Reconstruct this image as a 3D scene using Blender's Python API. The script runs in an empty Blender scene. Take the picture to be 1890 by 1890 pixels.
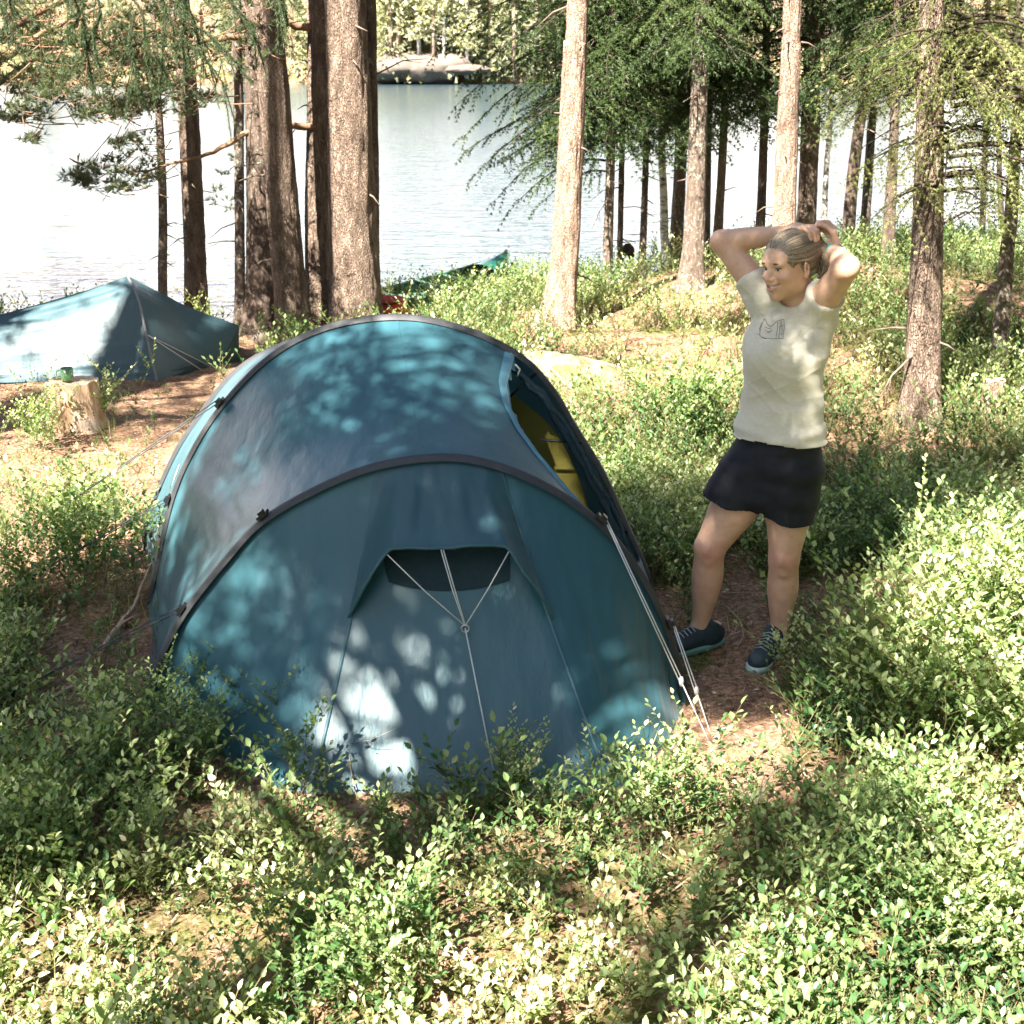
import bpy, math, random
import numpy as np
from mathutils import Vector, Matrix
R = math.radians

# ------------------------------------------------------------------ camera, world, sun, exposure
scn = bpy.context.scene
COL = scn.collection
CAM_H = 2.3
FPX = 2500.0                      # focal length in units of a 1890 pixel wide frame
PITCH = math.atan(855 / FPX)
CT, ST = math.cos(PITCH), math.sin(PITCH)
cam_data = bpy.data.cameras.new('camera')
cam = bpy.data.objects.new('camera', cam_data)
COL.objects.link(cam)
cam.location = (0, 0, CAM_H)
cam.rotation_euler = (R(90) - PITCH, 0, 0)
cam_data.sensor_width = 36
cam_data.lens = 36 * FPX / 1890
cam_data.clip_start = 0.05
cam_data.clip_end = 3000
cam_data.dof.use_dof = True
cam_data.dof.focus_distance = 5.1
cam_data.dof.aperture_fstop = 9.0
scn.camera = cam

SUN_EL, SUN_AZ = R(50), math.atan2(-0.87, -0.50)     # azimuth: direction towards the sun in the ground plane (behind and left of the camera)
SUN_V = np.array([math.cos(SUN_EL) * math.cos(SUN_AZ), math.cos(SUN_EL) * math.sin(SUN_AZ), math.sin(SUN_EL)])
world = bpy.data.worlds.new('World')
scn.world = world
world.use_nodes = True
nt = world.node_tree
bg = nt.nodes['Background']
sky = nt.nodes.new('ShaderNodeTexSky')
sky.sky_type = 'NISHITA'
sky.sun_disc = False
sky.sun_elevation = SUN_EL
sky.sun_rotation = math.atan2(SUN_V[0], SUN_V[1])
sky.air_density = 1.0
sky.dust_density = 1.2
sky.ozone_density = 1.0
bg.inputs[1].default_value = 0.05
# bright cloud veil added low in the unseen sky to whiten the lake
tcw = nt.nodes.new('ShaderNodeTexCoord')
sxyz = nt.nodes.new('ShaderNodeSeparateXYZ'); nt.links.new(tcw.outputs['Generated'], sxyz.inputs[0])
mpw = nt.nodes.new('ShaderNodeMapping'); mpw.inputs['Scale'].default_value = (1, 1, 2.6); nt.links.new(tcw.outputs['Generated'], mpw.inputs[0])
nzw = nt.nodes.new('ShaderNodeTexNoise'); nzw.inputs['Scale'].default_value = 2.2; nzw.inputs['Detail'].default_value = 6
nt.links.new(mpw.outputs[0], nzw.inputs['Vector'])
def mrange(src, a, b, c=0.0, d=1.0):
    m = nt.nodes.new('ShaderNodeMapRange'); m.interpolation_type = 'SMOOTHSTEP'
    for i, v in enumerate((a, b, c, d)): m.inputs[i + 1].default_value = v
    nt.links.new(src, m.inputs[0]); return m.outputs[0]
def wmul(a, b):
    m = nt.nodes.new('ShaderNodeMath'); m.operation = 'MULTIPLY'; nt.links.new(a, m.inputs[0]); nt.links.new(b, m.inputs[1]); return m.outputs[0]
veil = wmul(wmul(mrange(sxyz.outputs['Y'], -0.1, 0.5), mrange(sxyz.outputs['Z'], 0.38, 0.20)), mrange(nzw.outputs['Fac'], 0.25, 0.6, 0.55, 1.0))
mxw = nt.nodes.new('ShaderNodeMix'); mxw.data_type = 'RGBA'
nt.links.new(veil, mxw.inputs[0]); nt.links.new(sky.outputs[0], mxw.inputs[6])
VEIL_LIGHT = 23.0
mxw.inputs[7].default_value = (VEIL_LIGHT, VEIL_LIGHT * .95, VEIL_LIGHT * .99, 1)
nt.links.new(mxw.outputs[2], bg.inputs[0])
sl = bpy.data.lights.new('sun', 'SUN')
sl.energy = 5.0
sl.angle = R(0.5)
sl.color = (1.0, 0.93, 0.82)
sun = bpy.data.objects.new('sun', sl)
COL.objects.link(sun)
sun.rotation_euler = Vector(tuple(SUN_V)).to_track_quat('Z', 'Y').to_euler()
sun.location = (-6, -5, 12)
vs = scn.view_settings
scn.display_settings.display_device = 'sRGB'
vs.view_transform = 'Standard'
vs.look = 'None'
vs.gamma = 1.0
vs.exposure = 2.8
scn.render.engine = 'CYCLES'
cy = scn.cycles
cy.max_bounces = 7
cy.diffuse_bounces = 3
cy.glossy_bounces = 2
cy.transmission_bounces = 4
cy.transparent_max_bounces = 6
cy.caustics_reflective = False
cy.caustics_refractive = False
cy.sample_clamp_indirect = 6
cy.use_denoising = True
try:
    cy.denoiser = 'OPENIMAGEDENOISE'
    cy.denoising_prefilter = 'ACCURATE'
except Exception:
    pass
cy.use_adaptive_sampling = True
cy.adaptive_threshold = 0.012

# ------------------------------------------------------------------ helpers
rng = np.random.default_rng(7)

def project(p):
    """world points (N,3) -> position in the 1890 frame; used only to plan what grows where"""
    p = np.atleast_2d(p)
    x, y, z = p[:, 0], p[:, 1], p[:, 2] - CAM_H
    d = y * CT - z * ST
    v = y * ST + z * CT
    return 945 + FPX * x / d, 945 - FPX * v / d, d

def ray(px, py):
    u = (px - 945) / FPX
    v = -(py - 945) / FPX
    return np.array([u, CT + v * ST, -ST + v * CT])

def onz(px, py, z=0.0):
    d = ray(px, py)
    return d * ((z - CAM_H) / d[2]) + np.array([0, 0, CAM_H])

def ony(px, py, Y):
    d = ray(px, py)
    return d * (Y / d[1]) + np.array([0, 0, CAM_H])

def hsh(ix, iy, iz=0, seed=0):
    n = (ix.astype(np.int64) * 374761393 + iy.astype(np.int64) * 668265263 + np.int64(iz) * 2147483647 % 1000003 * 97 + seed * 1274126177) & 0x7fffffff
    n = ((n ^ (n >> 13)) * 1274126177) & 0x7fffffff
    n = (n ^ (n >> 16)) & 0x7fffffff
    return n / float(0x7fffffff)

def vnoise(x, y, seed=0):
    x = np.asarray(x, float); y = np.asarray(y, float)
    xi, yi = np.floor(x), np.floor(y)
    fx, fy = x - xi, y - yi
    fx = fx * fx * (3 - 2 * fx); fy = fy * fy * (3 - 2 * fy)
    a = hsh(xi, yi, 0, seed); b = hsh(xi + 1, yi, 0, seed)
    c = hsh(xi, yi + 1, 0, seed); d = hsh(xi + 1, yi + 1, 0, seed)
    return (a * (1 - fx) + b * fx) * (1 - fy) + (c * (1 - fx) + d * fx) * fy

def fbm(x, y, octv=4, seed=0):
    s = 0; a = 0.5; t = 0
    for i in range(octv):
        s = s + a * vnoise(np.asarray(x) * 2 ** i + 17.3 * i, np.asarray(y) * 2 ** i - 9.1 * i, seed + i); t += a; a *= 0.5
    return s / t

def sstep(a, b, x):
    t = np.clip((x - a) / (b - a), 0, 1)
    return t * t * (3 - 2 * t)

def link(name, data, parent=None, loc=None):
    o = bpy.data.objects.new(name, data)
    COL.objects.link(o)
    if parent is not None:
        o.parent = parent
    if loc is not None:
        o.location = loc
    return o

def tag(o, label=None, cat=None, group=None, kind=None):
    if label: o['label'] = label
    if cat: o['category'] = cat
    if group: o['group'] = group
    if kind: o['kind'] = kind
    return o

def thing(name, label, cat, loc=(0, 0, 0), rz=0, group=None):
    o = link(name, None, None, loc)
    o.rotation_euler = (0, 0, rz)
    o.empty_display_size = 0.2
    return tag(o, label, cat, group)

def make_mesh(name, verts, faces, mat=None, smooth=True, var=None, uv=None):
    """faces: one (N,k) index array or a list of them; fast path for big meshes"""
    verts = np.asarray(verts, np.float32)
    if not isinstance(faces, (list, tuple)):
        faces = [faces]
    faces = [np.asarray(f, np.int32) for f in faces if len(f)]
    me = bpy.data.meshes.new(name)
    me.vertices.add(len(verts))
    me.vertices.foreach_set('co', verts.ravel())
    nl = sum(f.size for f in faces); nf = sum(len(f) for f in faces)
    me.loops.add(nl); me.polygons.add(nf)
    li = np.concatenate([f.ravel() for f in faces])
    tot = np.concatenate([np.full(len(f), f.shape[1], np.int32) for f in faces])
    st = np.concatenate([[0], np.cumsum(tot)[:-1]]).astype(np.int32)
    me.loops.foreach_set('vertex_index', li)
    me.polygons.foreach_set('loop_start', st)
    me.polygons.foreach_set('loop_total', tot)
    me.polygons.foreach_set('use_smooth', np.full(nf, bool(smooth)))
    if var is not None:
        a = me.attributes.new('var', 'FLOAT', 'POINT')
        a.data.foreach_set('value', np.asarray(var, np.float32))
    me.update(calc_edges=True)
    if mat is not None:
        me.materials.append(mat)
    return me

def mesh_obj(name, verts, faces, mat, parent=None, smooth=True, var=None, loc=None):
    return link(name, make_mesh(name, verts, faces, mat, smooth, var), parent, loc)

class Bag:
    """collects pieces into one mesh"""
    def __init__(s):
        s.v = []; s.f = {}; s.n = 0; s.var = []
    def add(s, v, f, var=0.5):
        v = np.asarray(v, float)
        fs = f if isinstance(f, (list, tuple)) else [f]
        for q in fs:
            q = np.asarray(q, np.int64)
            if len(q):
                s.f.setdefault(q.shape[1], []).append(q + s.n)
        s.v.append(v); s.n += len(v)
        s.var.append(np.broadcast_to(np.asarray(var, float), (len(v),)))
    def tube(s, pts, rad, n=8, cap=True, var=0.5, rough=0.0, seed=0):
        v, f = tube_geo(pts, rad, n, cap, rough, seed)
        s.add(v, f, var)
    def box(s, c, size, rot=None, var=0.5):
        v = np.array([[x, y, z] for x in (-.5, .5) for y in (-.5, .5) for z in (-.5, .5)]) * np.asarray(size, float)
        if rot is not None:
            v = v @ np.array(rot).T
        s.add(v + np.asarray(c, float), np.array([[0, 1, 3, 2], [4, 6, 7, 5], [0, 4, 5, 1], [2, 3, 7, 6], [0, 2, 6, 4], [1, 5, 7, 3]]), var)
    def arrays(s):
        return np.concatenate(s.v), [np.concatenate(q) for q in s.f.values()], np.concatenate(s.var)
    def obj(s, name, mat, parent=None, smooth=True, loc=None):
        v, f, var = s.arrays()
        if loc is not None:
            v = v - np.asarray(loc)
        return mesh_obj(name, v, f, mat, parent, smooth, var, loc)
    def mesh(s, name, mat, smooth=True):
        v, f, var = s.arrays()
        return make_mesh(name, v, f, mat, smooth, var)

def tube_geo(pts, rad, n=8, cap=True, rough=0.0, seed=0):
    pts = np.asarray(pts, float); m = len(pts)
    rad = np.broadcast_to(np.asarray(rad, float), (m,))
    t = np.gradient(pts, axis=0); t /= np.linalg.norm(t, axis=1)[:, None] + 1e-12
    up = np.array([0, 0, 1.0]) if abs(t[0, 2]) < 0.9 else np.array([1.0, 0, 0])
    a = np.cross(t[0], up); a /= np.linalg.norm(a)
    A = []
    for i in range(m):
        a = a - t[i] * np.dot(a, t[i]); a /= np.linalg.norm(a) + 1e-12
        A.append(a)
    A = np.array(A); B = np.cross(t, A)
    th = np.arange(n) * 2 * math.pi / n
    rr = np.repeat(rad[:, None], n, 1)
    if rough:
        rr = rr * (1 + rough * (np.random.default_rng(seed).random((m, n)) - 0.5) * 2)
    v = pts[:, None, :] + rr[..., None] * (np.cos(th)[None, :, None] * A[:, None, :] + np.sin(th)[None, :, None] * B[:, None, :])
    v = v.reshape(-1, 3)
    i = np.arange(m - 1)[:, None]; j = np.arange(n)[None, :]; j2 = (j + 1) % n
    q = np.stack(np.broadcast_arrays(i * n + j, i * n + j2, (i + 1) * n + j2, (i + 1) * n + j), -1).reshape(-1, 4)
    fs = [q]
    if cap:
        v = np.vstack([v, pts[0], pts[-1]])
        c0, c1 = m * n, m * n + 1
        jj = np.arange(n); j2 = (jj + 1) % n
        fs.append(np.concatenate([np.stack([j2, jj, np.full(n, c0)], 1), np.stack([(m - 1) * n + jj, (m - 1) * n + j2, np.full(n, c1)], 1)]))
    return v, fs

def spline(pts, n):
    """Catmull-Rom through pts, n samples evenly along the length"""
    P = np.asarray(pts, float)
    E = np.vstack([2 * P[0] - P[1], P, 2 * P[-1] - P[-2]])
    out = []
    for i in range(len(P) - 1):
        p0, p1, p2, p3 = E[i:i + 4]
        t = np.linspace(0, 1, 24, endpoint=False)[:, None]
        out.append(0.5 * (2 * p1 + (p2 - p0) * t + (2 * p0 - 5 * p1 + 4 * p2 - p3) * t ** 2 + (3 * p1 - p0 - 3 * p2 + p3) * t ** 3))
    out = np.vstack(out + [P[-1:]])
    L = np.concatenate([[0], np.cumsum(np.linalg.norm(np.diff(out, axis=0), axis=1))])
    s = np.linspace(0, L[-1], n)
    return np.stack([np.interp(s, L, out[:, k]) for k in range(out.shape[1])], 1)

def grid_faces(nu, nv, mask=None):
    i = np.arange(nu - 1)[:, None]; j = np.arange(nv - 1)[None, :]
    q = np.stack(np.broadcast_arrays(i * nv + j, (i + 1) * nv + j, (i + 1) * nv + j + 1, i * nv + j + 1), -1)
    if mask is not None:
        return q[mask]
    return q.reshape(-1, 4)

# ------------------------------------------------------------------ materials
def new_mat(name):
    m = bpy.data.materials.new(name); m.use_nodes = True
    n = m.node_tree.nodes; l = m.node_tree.links
    return m, n, l, n['Principled BSDF']

def ramp(n, l, src, stops):
    r = n.new('ShaderNodeValToRGB')
    e = r.color_ramp.elements
    while len(e) < len(stops):
        e.new(0.5)
    for k, (p, c) in enumerate(stops):
        e[k].position = p; e[k].color = (*c, 1)
    l.new(src, r.inputs[0])
    return r.outputs[0]

def noise_node(n, l, scale, detail=4, rough=0.6, co='Object', stretch=None):
    tc = n.new('ShaderNodeTexCoord'); src = tc.outputs[co]
    if stretch:
        mp = n.new('ShaderNodeMapping'); mp.inputs['Scale'].default_value = stretch
        l.new(src, mp.inputs[0]); src = mp.outputs[0]
    t = n.new('ShaderNodeTexNoise'); t.inputs['Scale'].default_value = scale
    t.inputs['Detail'].default_value = detail; t.inputs['Roughness'].default_value = rough
    l.new(src, t.inputs['Vector'])
    return t.outputs['Fac'], src

def bump(n, l, p, h, strength, dist):
    b = n.new('ShaderNodeBump'); b.inputs['Strength'].default_value = strength; b.inputs['Distance'].default_value = dist
    l.new(h, b.inputs['Height']); l.new(b.outputs[0], p.inputs['Normal'])
    return b

def mixc(n, l, fac, a, b, mode='MIX'):
    m = n.new('ShaderNodeMix'); m.data_type = 'RGBA'; m.blend_type = mode
    for sock, val in ((m.inputs[0], fac), (m.inputs[6], a), (m.inputs[7], b)):
        if hasattr(val, 'links') or hasattr(val, 'is_linked'):
            l.new(val, sock)
        elif isinstance(val, (int, float)):
            sock.default_value = val
        else:
            sock.default_value = (*val, 1)
    return m.outputs[2]

def simple(name, col, rough=0.6, noise=0.12, scale=8.0, bumpd=0.0, spec=0.4, metallic=0.0, bscale=None):
    m, n, l, p = new_mat(name)
    f, src = noise_node(n, l, scale)
    a = tuple(c * (1 - noise) for c in col); b = tuple(min(1, c * (1 + noise)) for c in col)
    l.new(ramp(n, l, f, [(0.3, a), (0.7, b)]), p.inputs['Base Color'])
    p.inputs['Roughness'].default_value = rough
    p.inputs['Specular IOR Level'].default_value = spec
    p.inputs['Metallic'].default_value = metallic
    if bumpd:
        f2, _ = noise_node(n, l, bscale or scale * 4)
        bump(n, l, p, f2, 1.0, bumpd)
    return m

def foliage(name, stops, trans=0.45, rough=0.45, spec=0.35, tcol=(1.25, 1.2, 0.5)):
    """leaf material: colour from the per-leaf 'var' attribute, light passes through the blade"""
    m, n, l, p = new_mat(name)
    at = n.new('ShaderNodeAttribute'); at.attribute_name = 'var'
    c = ramp(n, l, at.outputs['Fac'], stops)
    l.new(c, p.inputs['Base Color'])
    p.inputs['Roughness'].default_value = rough
    p.inputs['Specular IOR Level'].default_value = spec
    tr = n.new('ShaderNodeBsdfTranslucent')
    l.new(mixc(n, l, 1.0, c, tcol, 'MULTIPLY'), tr.inputs[0])
    mx = n.new('ShaderNodeMixShader'); mx.inputs[0].default_value = trans
    l.new(p.outputs[0], mx.inputs[1]); l.new(tr.outputs[0], mx.inputs[2])
    l.new(mx.outputs[0], n['Material Output'].inputs[0])
    return m

def bark(name, dark, mid, light, lichen=(0.36, 0.38, 0.28), lich=0.62, scale=1.0, depth=0.012, plates=True):
    m, n, l, p = new_mat(name)
    f1, src = noise_node(n, l, 16 * scale, 6, 0.7, 'Object', (1, 1, 0.32))
    vo = n.new('ShaderNodeTexVoronoi'); vo.feature = 'DISTANCE_TO_EDGE'; vo.inputs['Scale'].default_value = 44 * scale
    wn = n.new('ShaderNodeTexNoise'); wn.inputs['Scale'].default_value = 14; wn.inputs['Detail'].default_value = 3
    l.new(src, wn.inputs['Vector'])
    mp = n.new('ShaderNodeMapping'); mp.inputs['Scale'].default_value = (1, 1, .8)
    ad = n.new('ShaderNodeMixRGB'); ad.blend_type = 'ADD'; ad.inputs[0].default_value = 0.30
    l.new(src, ad.inputs[1]); l.new(wn.outputs['Color'], ad.inputs[2]); l.new(ad.outputs[0], mp.inputs[0]); l.new(mp.outputs[0], vo.inputs['Vector'])
    base = ramp(n, l, f1, [(0.30, dark), (0.50, mid), (0.68, light)])
    crack = ramp(n, l, vo.outputs['Distance'], [(0.0, (0.42, 0.37, 0.34)), (0.16, (1, 1, 1))])
    c = mixc(n, l, 0.5, base, crack, 'MULTIPLY')
    f2, _ = noise_node(n, l, 34, 5, 0.75)
    f3, _ = noise_node(n, l, 1.6, 2)
    mt = n.new('ShaderNodeMath'); mt.operation = 'ADD'; l.new(f2, mt.inputs[0])
    m2 = n.new('ShaderNodeMath'); m2.operation = 'MULTIPLY_ADD'; m2.inputs[1].default_value = 0.35; m2.inputs[2].default_value = -0.17
    l.new(f3, m2.inputs[0]); l.new(m2.outputs[0], mt.inputs[1])
    lf = ramp(n, l, mt.outputs[0], [(lich, (0, 0, 0)), (lich + 0.05, (1, 1, 1))])
    c = mixc(n, l, lf, c, lichen)
    l.new(c, p.inputs['Base Color'])
    p.inputs['Roughness'].default_value = 0.9; p.inputs['Specular IOR Level'].default_value = 0.15
    hm = n.new('ShaderNodeMath'); hm.operation = 'MULTIPLY_ADD'
    cl = n.new('ShaderNodeMapRange'); cl.inputs[1].default_value = 0; cl.inputs[2].default_value = 0.2
    l.new(vo.outputs['Distance'], cl.inputs[0])
    l.new(cl.outputs[0], hm.inputs[0]); hm.inputs[1].default_value = 0.5; l.new(f1, hm.inputs[2])
    bump(n, l, p, hm.outputs[0], 1.0, depth)
    return m
# ------------------------------------------------------------------ terrain
WATER_Z = -0.75
def crest_y(x):
    return np.interp(x, [-30, -6, -3, -1.4, 0, 2, 8, 30], [10.0, 10.8, 12.0, 12.6, 13.3, 14.3, 15.2, 15.6])
def shore_y(x):
    return crest_y(x) + 3.6

def inpoly(x, y, poly):
    x = np.asarray(x); y = np.asarray(y); r = np.zeros(x.shape, bool)
    n = len(poly); j = n - 1
    for i in range(n):
        xi, yi = poly[i]; xj, yj = poly[j]
        r ^= ((yi > y) != (yj > y)) & (x < (xj - xi) * (y - yi) / (yj - yi + 1e-12) + xi)
        j = i
    return r
TENT_POLY = [(-1.40, 4.5), (-1.02, 4.15), (-.78, 3.86), (.37, 3.83), (.68, 4.45), (.66, 5.5), (.45, 6.3), (.1, 7.05), (-1.5, 7.05), (-1.83, 6.2), (-1.66, 5.5)]
TENT2_POLY = [(-4.9, 9.55), (-3.85, 9.35), (-2.62, 9.45), (-2.05, 10.2), (-2.2, 10.75), (-3.6, 10.9), (-5.3, 10.6)]

def far_shore(x):
    return 131 + (fbm(np.asarray(x) * .02, np.asarray(x) * 0, 3, 31) - .5) * 18

def height(x, y):
    x = np.asarray(x, float); y = np.asarray(y, float)
    cy_ = crest_y(x) + (vnoise(x * .5, y * 0, 3) - .5) * .8
    near = -2.6 * sstep(cy_ - .2, cy_ + 5.8, y)
    rise = 0.24 * sstep(.6, 3.2, x) * sstep(8.0, 12.5, y)
    flat = np.exp(-(((x + .4) / 2.2) ** 2 + ((y - 5.3) / 2.3) ** 2) ** 2)
    flat = np.maximum(flat, np.exp(-(((x - .95) / .7) ** 2 + ((y - 4.9) / .7) ** 2) ** 2))
    lump = (fbm(x * .55 + 3, y * .55, 3, 11) - .5) * .26 + (fbm(x * 2.1, y * 2.1, 3, 5) - .5) * .10
    camp = np.exp(-(((x + 3) / 2.6) ** 2 + ((y - 8.6) / 1.9) ** 2) ** 2)
    lump = lump * (1 - flat) * (1 - .75 * camp)
    hollow = -.22 * np.exp(-(((x - 3.6) / .9) ** 2 + ((y - 9.9) / .5) ** 2)) + .15 * np.exp(-(((x - 3.6) / 1.6) ** 2 + ((y - 11.3) / .8) ** 2))
    z = near + rise + lump + hollow
    fs = far_shore(x)
    far = -6 + 6.5 * sstep(fs - 6, fs + 3, y) + np.clip(y - fs, 0, 400) * .085 + (fbm(x * .06, y * .06, 3, 8) - .5) * 3.0 * sstep(fs, fs + 12, y)
    w = sstep(60, 90, y)
    side = sstep(170, 260, np.abs(x)) * 9
    return np.where(y < 60, z, z * (1 - w) + far * w) + side * sstep(30, 60, y)

def axis(lo, hi, step, far_lo, far_hi, g=1.16):
    a = list(np.arange(lo, hi, step)); s = step; v = a[-1]
    while v < far_hi:
        s *= g; s = min(s, 14); v += s; a.append(v)
    s = step; v = a[0]
    while v > far_lo:
        s *= g; s = min(s, 14); v -= s; a.insert(0, v)
    return np.array(a)
gx = axis(-6.5, 8.5, .06, -420, 420); gy = axis(2.2, 17.0, .06, -60, 560)
GX, GY = np.meshgrid(gx, gy, indexing='ij')
GZ = height(GX, GY)
fine = sstep(20, 14, GY) * sstep(-8, 0, GY)
GZ += fine * ((vnoise(GX * 14, GY * 14, 77) - .5) * .018 + (vnoise(GX * 6, GY * 6, 78) - .5) * .02) * (1 - inpoly(GX, GY, TENT_POLY))

# ------------------------------------------------------------------ where the bilberry heath grows (planned on the ground, read off the photograph)
BARE = [(760, 1492, 380, 26, .55),   # cx, cy, rx, ry in the 1890 frame, strength
    (190, 1190, 175, 120, .93), (1345, 1340, 120, 125, 1.0), (1350, 1120, 70, 110, .9), (1200, 640, 200, 24, .95), (985, 612, 60, 24, .9),
    (1870, 1590, 130, 100, .9), (1680, 1450, 230, 42, .8), (560, 640, 130, 34, .75), (1570, 690, 50, 22, .7), (1790, 680, 90, 18, .6),
    (440, 1840, 130, 50, .7), (820, 1560, 90, 26, .5), (620, 1530, 120, 22, .5), (1390, 1215, 90, 60, 1.0), (1240, 1380, 60, 60, .8), (1330, 575, 60, 14, .8),
    (1230, 930, 36, 70, .5), (1600, 640, 40, 16, .5), (1180, 1650, 70, 22, .5), (300, 1560, 90, 30, .5)]
def veg(x, y):
    x = np.asarray(x, float); y = np.asarray(y, float)
    px, py, d = project(np.stack([x.ravel(), y.ravel(), height(x.ravel(), y.ravel())], 1))
    px = px.reshape(x.shape); py = py.reshape(x.shape)
    v = np.ones(x.shape)
    wob = (fbm(x * 2.2, y * 2.2, 3, 41) - .5) * .9
    for cx, cy_, rx, ry, s in BARE:
        r = ((px - cx) / rx) ** 2 + ((py - cy_) / ry) ** 2
        v = np.minimum(v, 1 - s * sstep(1.25, .75, r + wob))
    camp = (px < 480 + wob * 60) & (py > 655) & (py < 1100 + wob * 40) & (y > 5)
    v = np.where(camp, np.minimum(v, .03), v)
    camp2 = (px < 470) & (py > 540) & (py <= 655) & (y > 5)
    v = np.where(camp2, np.minimum(v, .25), v)
    v = np.where(inpoly(x, y, TENT_POLY) | inpoly(x, y, TENT2_POLY), 0, v)
    v = v * (y < shore_y(x) - 1.2 + wob)
    # the canoe lies open to view beyond the crest
    v = np.where((px > 690) & (px < 935) & (y > 12.3), v * np.where(px > 790, .5, .15), v)
    patch = fbm(x * 1.3 + 9, y * 1.3, 3, 52)
    return np.clip(v * (.13 + .10 * sstep(4.4, 3.6, y) + .16 * sstep(6.2, 7.5, y) + 1.3 * sstep(.41, .62, patch)), 0, 1.3)

m_ground, n, l, p = new_mat('forest_floor')
at = n.new('ShaderNodeAttribute'); at.attribute_name = 'var'
f1, src = noise_node(n, l, 3.0, 8, .72)
f2, _ = noise_node(n, l, 45, 6, .75)
f3, _ = noise_node(n, l, 11, 5, .7)
litter = ramp(n, l, f2, [(.30, (.085, .05, .032)), (.47, (.25, .15, .098)), (.58, (.40, .265, .185)), (.72, (.54, .42, .32))])
moss = ramp(n, l, f2, [(.3, (.035, .045, .015)), (.5, (.11, .12, .04)), (.7, (.24, .22, .09))])
pm = n.new('ShaderNodeMath'); pm.operation = 'ADD'; l.new(f3, pm.inputs[0]); l.new(at.outputs['Fac'], pm.inputs[1])
mk = ramp(n, l, pm.outputs[0], [(.60, (0, 0, 0)), (.78, (1, 1, 1))])
c = mixc(n, l, mk, litter, moss)
dk = ramp(n, l, f1, [(.35, (.62, .58, .56)), (.6, (1.05, 1.03, 1.0))])
c = mixc(n, l, 1.0, c, dk, 'MULTIPLY')
l.new(c, p.inputs['Base Color'])
p.inputs['Roughness'].default_value = .95; p.inputs['Specular IOR Level'].default_value = .1
hm = n.new('ShaderNodeMath'); hm.operation = 'MULTIPLY_ADD'; hm.inputs[1].default_value = .5
l.new(f2, hm.inputs[0]); l.new(f3, hm.inputs[2])
bump(n, l, p, hm.outputs[0], 1.0, .03)
gvar = veg(GX, GY) * .28 * (GY < 22)
gvar = np.where(GY > 60, .10, gvar)
gvar = gvar + .10 * sstep(4.2, 3.4, GY) + .05
ground = mesh_obj('ground', np.stack([GX, GY, GZ], -1).reshape(-1, 3), grid_faces(len(gx), len(gy)), m_ground, var=gvar.ravel())
tag(ground, 'reddish needle litter and moss on the forest floor by the lake', 'ground', kind='structure')

# ------------------------------------------------------------------ lake
m_water, n, l, p = new_mat('lake_water')
p.inputs['Base Color'].default_value = (.035, .06, .07, 1)
p.inputs['Roughness'].default_value = .12
p.inputs['IOR'].default_value = 1.333
p.inputs['Specular IOR Level'].default_value = .5
tc = n.new('ShaderNodeTexCoord')
hs = None
for sc, st, amt in ((1.0, (.55, 2.2, 1), 1.0), (3.1, (.5, 1.7, 1), .55), (9.0, (.6, 1.4, 1), .25)):
    mp = n.new('ShaderNodeMapping'); mp.inputs['Scale'].default_value = st; mp.inputs['Rotation'].default_value = (0, 0, .12)
    l.new(tc.outputs['Object'], mp.inputs[0])
    t = n.new('ShaderNodeTexNoise'); t.inputs['Scale'].default_value = sc; t.inputs['Detail'].default_value = 3
    l.new(mp.outputs[0], t.inputs['Vector'])
    m_ = n.new('ShaderNodeMath'); m_.operation = 'MULTIPLY_ADD'; m_.inputs[1].default_value = amt
    l.new(t.outputs['Fac'], m_.inputs[0])
    if hs is not None: l.new(hs, m_.inputs[2])
    else: m_.inputs[2].default_value = 0
    hs = m_.outputs[0]
bump(n, l, p, hs, 1.0, .06)
lake = mesh_obj('lake', [(-420, 9.8, 0), (420, 9.8, 0), (420, 175, 0), (-420, 175, 0)], np.array([[0, 1, 2, 3]]), m_water, smooth=False)
lake.location = (0, 0, WATER_Z)
tag(lake, 'pale rippled forest lake reflecting the bright sky', 'lake', kind='structure')
# ------------------------------------------------------------------ trees
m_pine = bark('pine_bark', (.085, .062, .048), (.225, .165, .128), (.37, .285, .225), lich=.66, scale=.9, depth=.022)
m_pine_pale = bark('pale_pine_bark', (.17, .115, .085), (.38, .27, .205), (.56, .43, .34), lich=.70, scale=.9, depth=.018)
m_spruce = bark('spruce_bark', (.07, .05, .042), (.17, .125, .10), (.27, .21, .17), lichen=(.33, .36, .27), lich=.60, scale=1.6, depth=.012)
m_thin = bark('lichen_bark', (.08, .06, .05), (.2, .15, .12), (.32, .26, .21), lichen=(.45, .46, .38), lich=.56, scale=2.4, depth=.008)
m_limb = simple('orange_limb_bark', (.23, .14, .088), .85, .35, 30, .006, .15)
m_twig = simple('grey_twig', (.16, .12, .095), .9, .3, 40, .003, .15)
m_dark_twig = simple('dark_spruce_twig', (.055, .042, .032), .9, .3, 40, .002, .15)
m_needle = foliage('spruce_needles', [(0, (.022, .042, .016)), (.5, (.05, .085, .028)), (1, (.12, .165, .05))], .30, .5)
m_needle_lit = foliage('sunlit_spruce_needles', [(0, (.07, .10, .03)), (.5, (.22, .26, .09)), (1, (.42, .43, .20))], .45, .5)  # brighter copy of the spruce needles, sunlight put into the colour
m_pineneedle = foliage('pine_needles', [(0, (.035, .055, .028)), (.5, (.085, .115, .055)), (1, (.17, .19, .10))], .35, .5)
m_far = foliage('haze_pale_foliage', [(0, (.18, .20, .13)), (.5, (.38, .39, .26)), (1, (.56, .55, .40))], .45, .7)  # leaf colours paled in place of haze and strong sun
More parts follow.
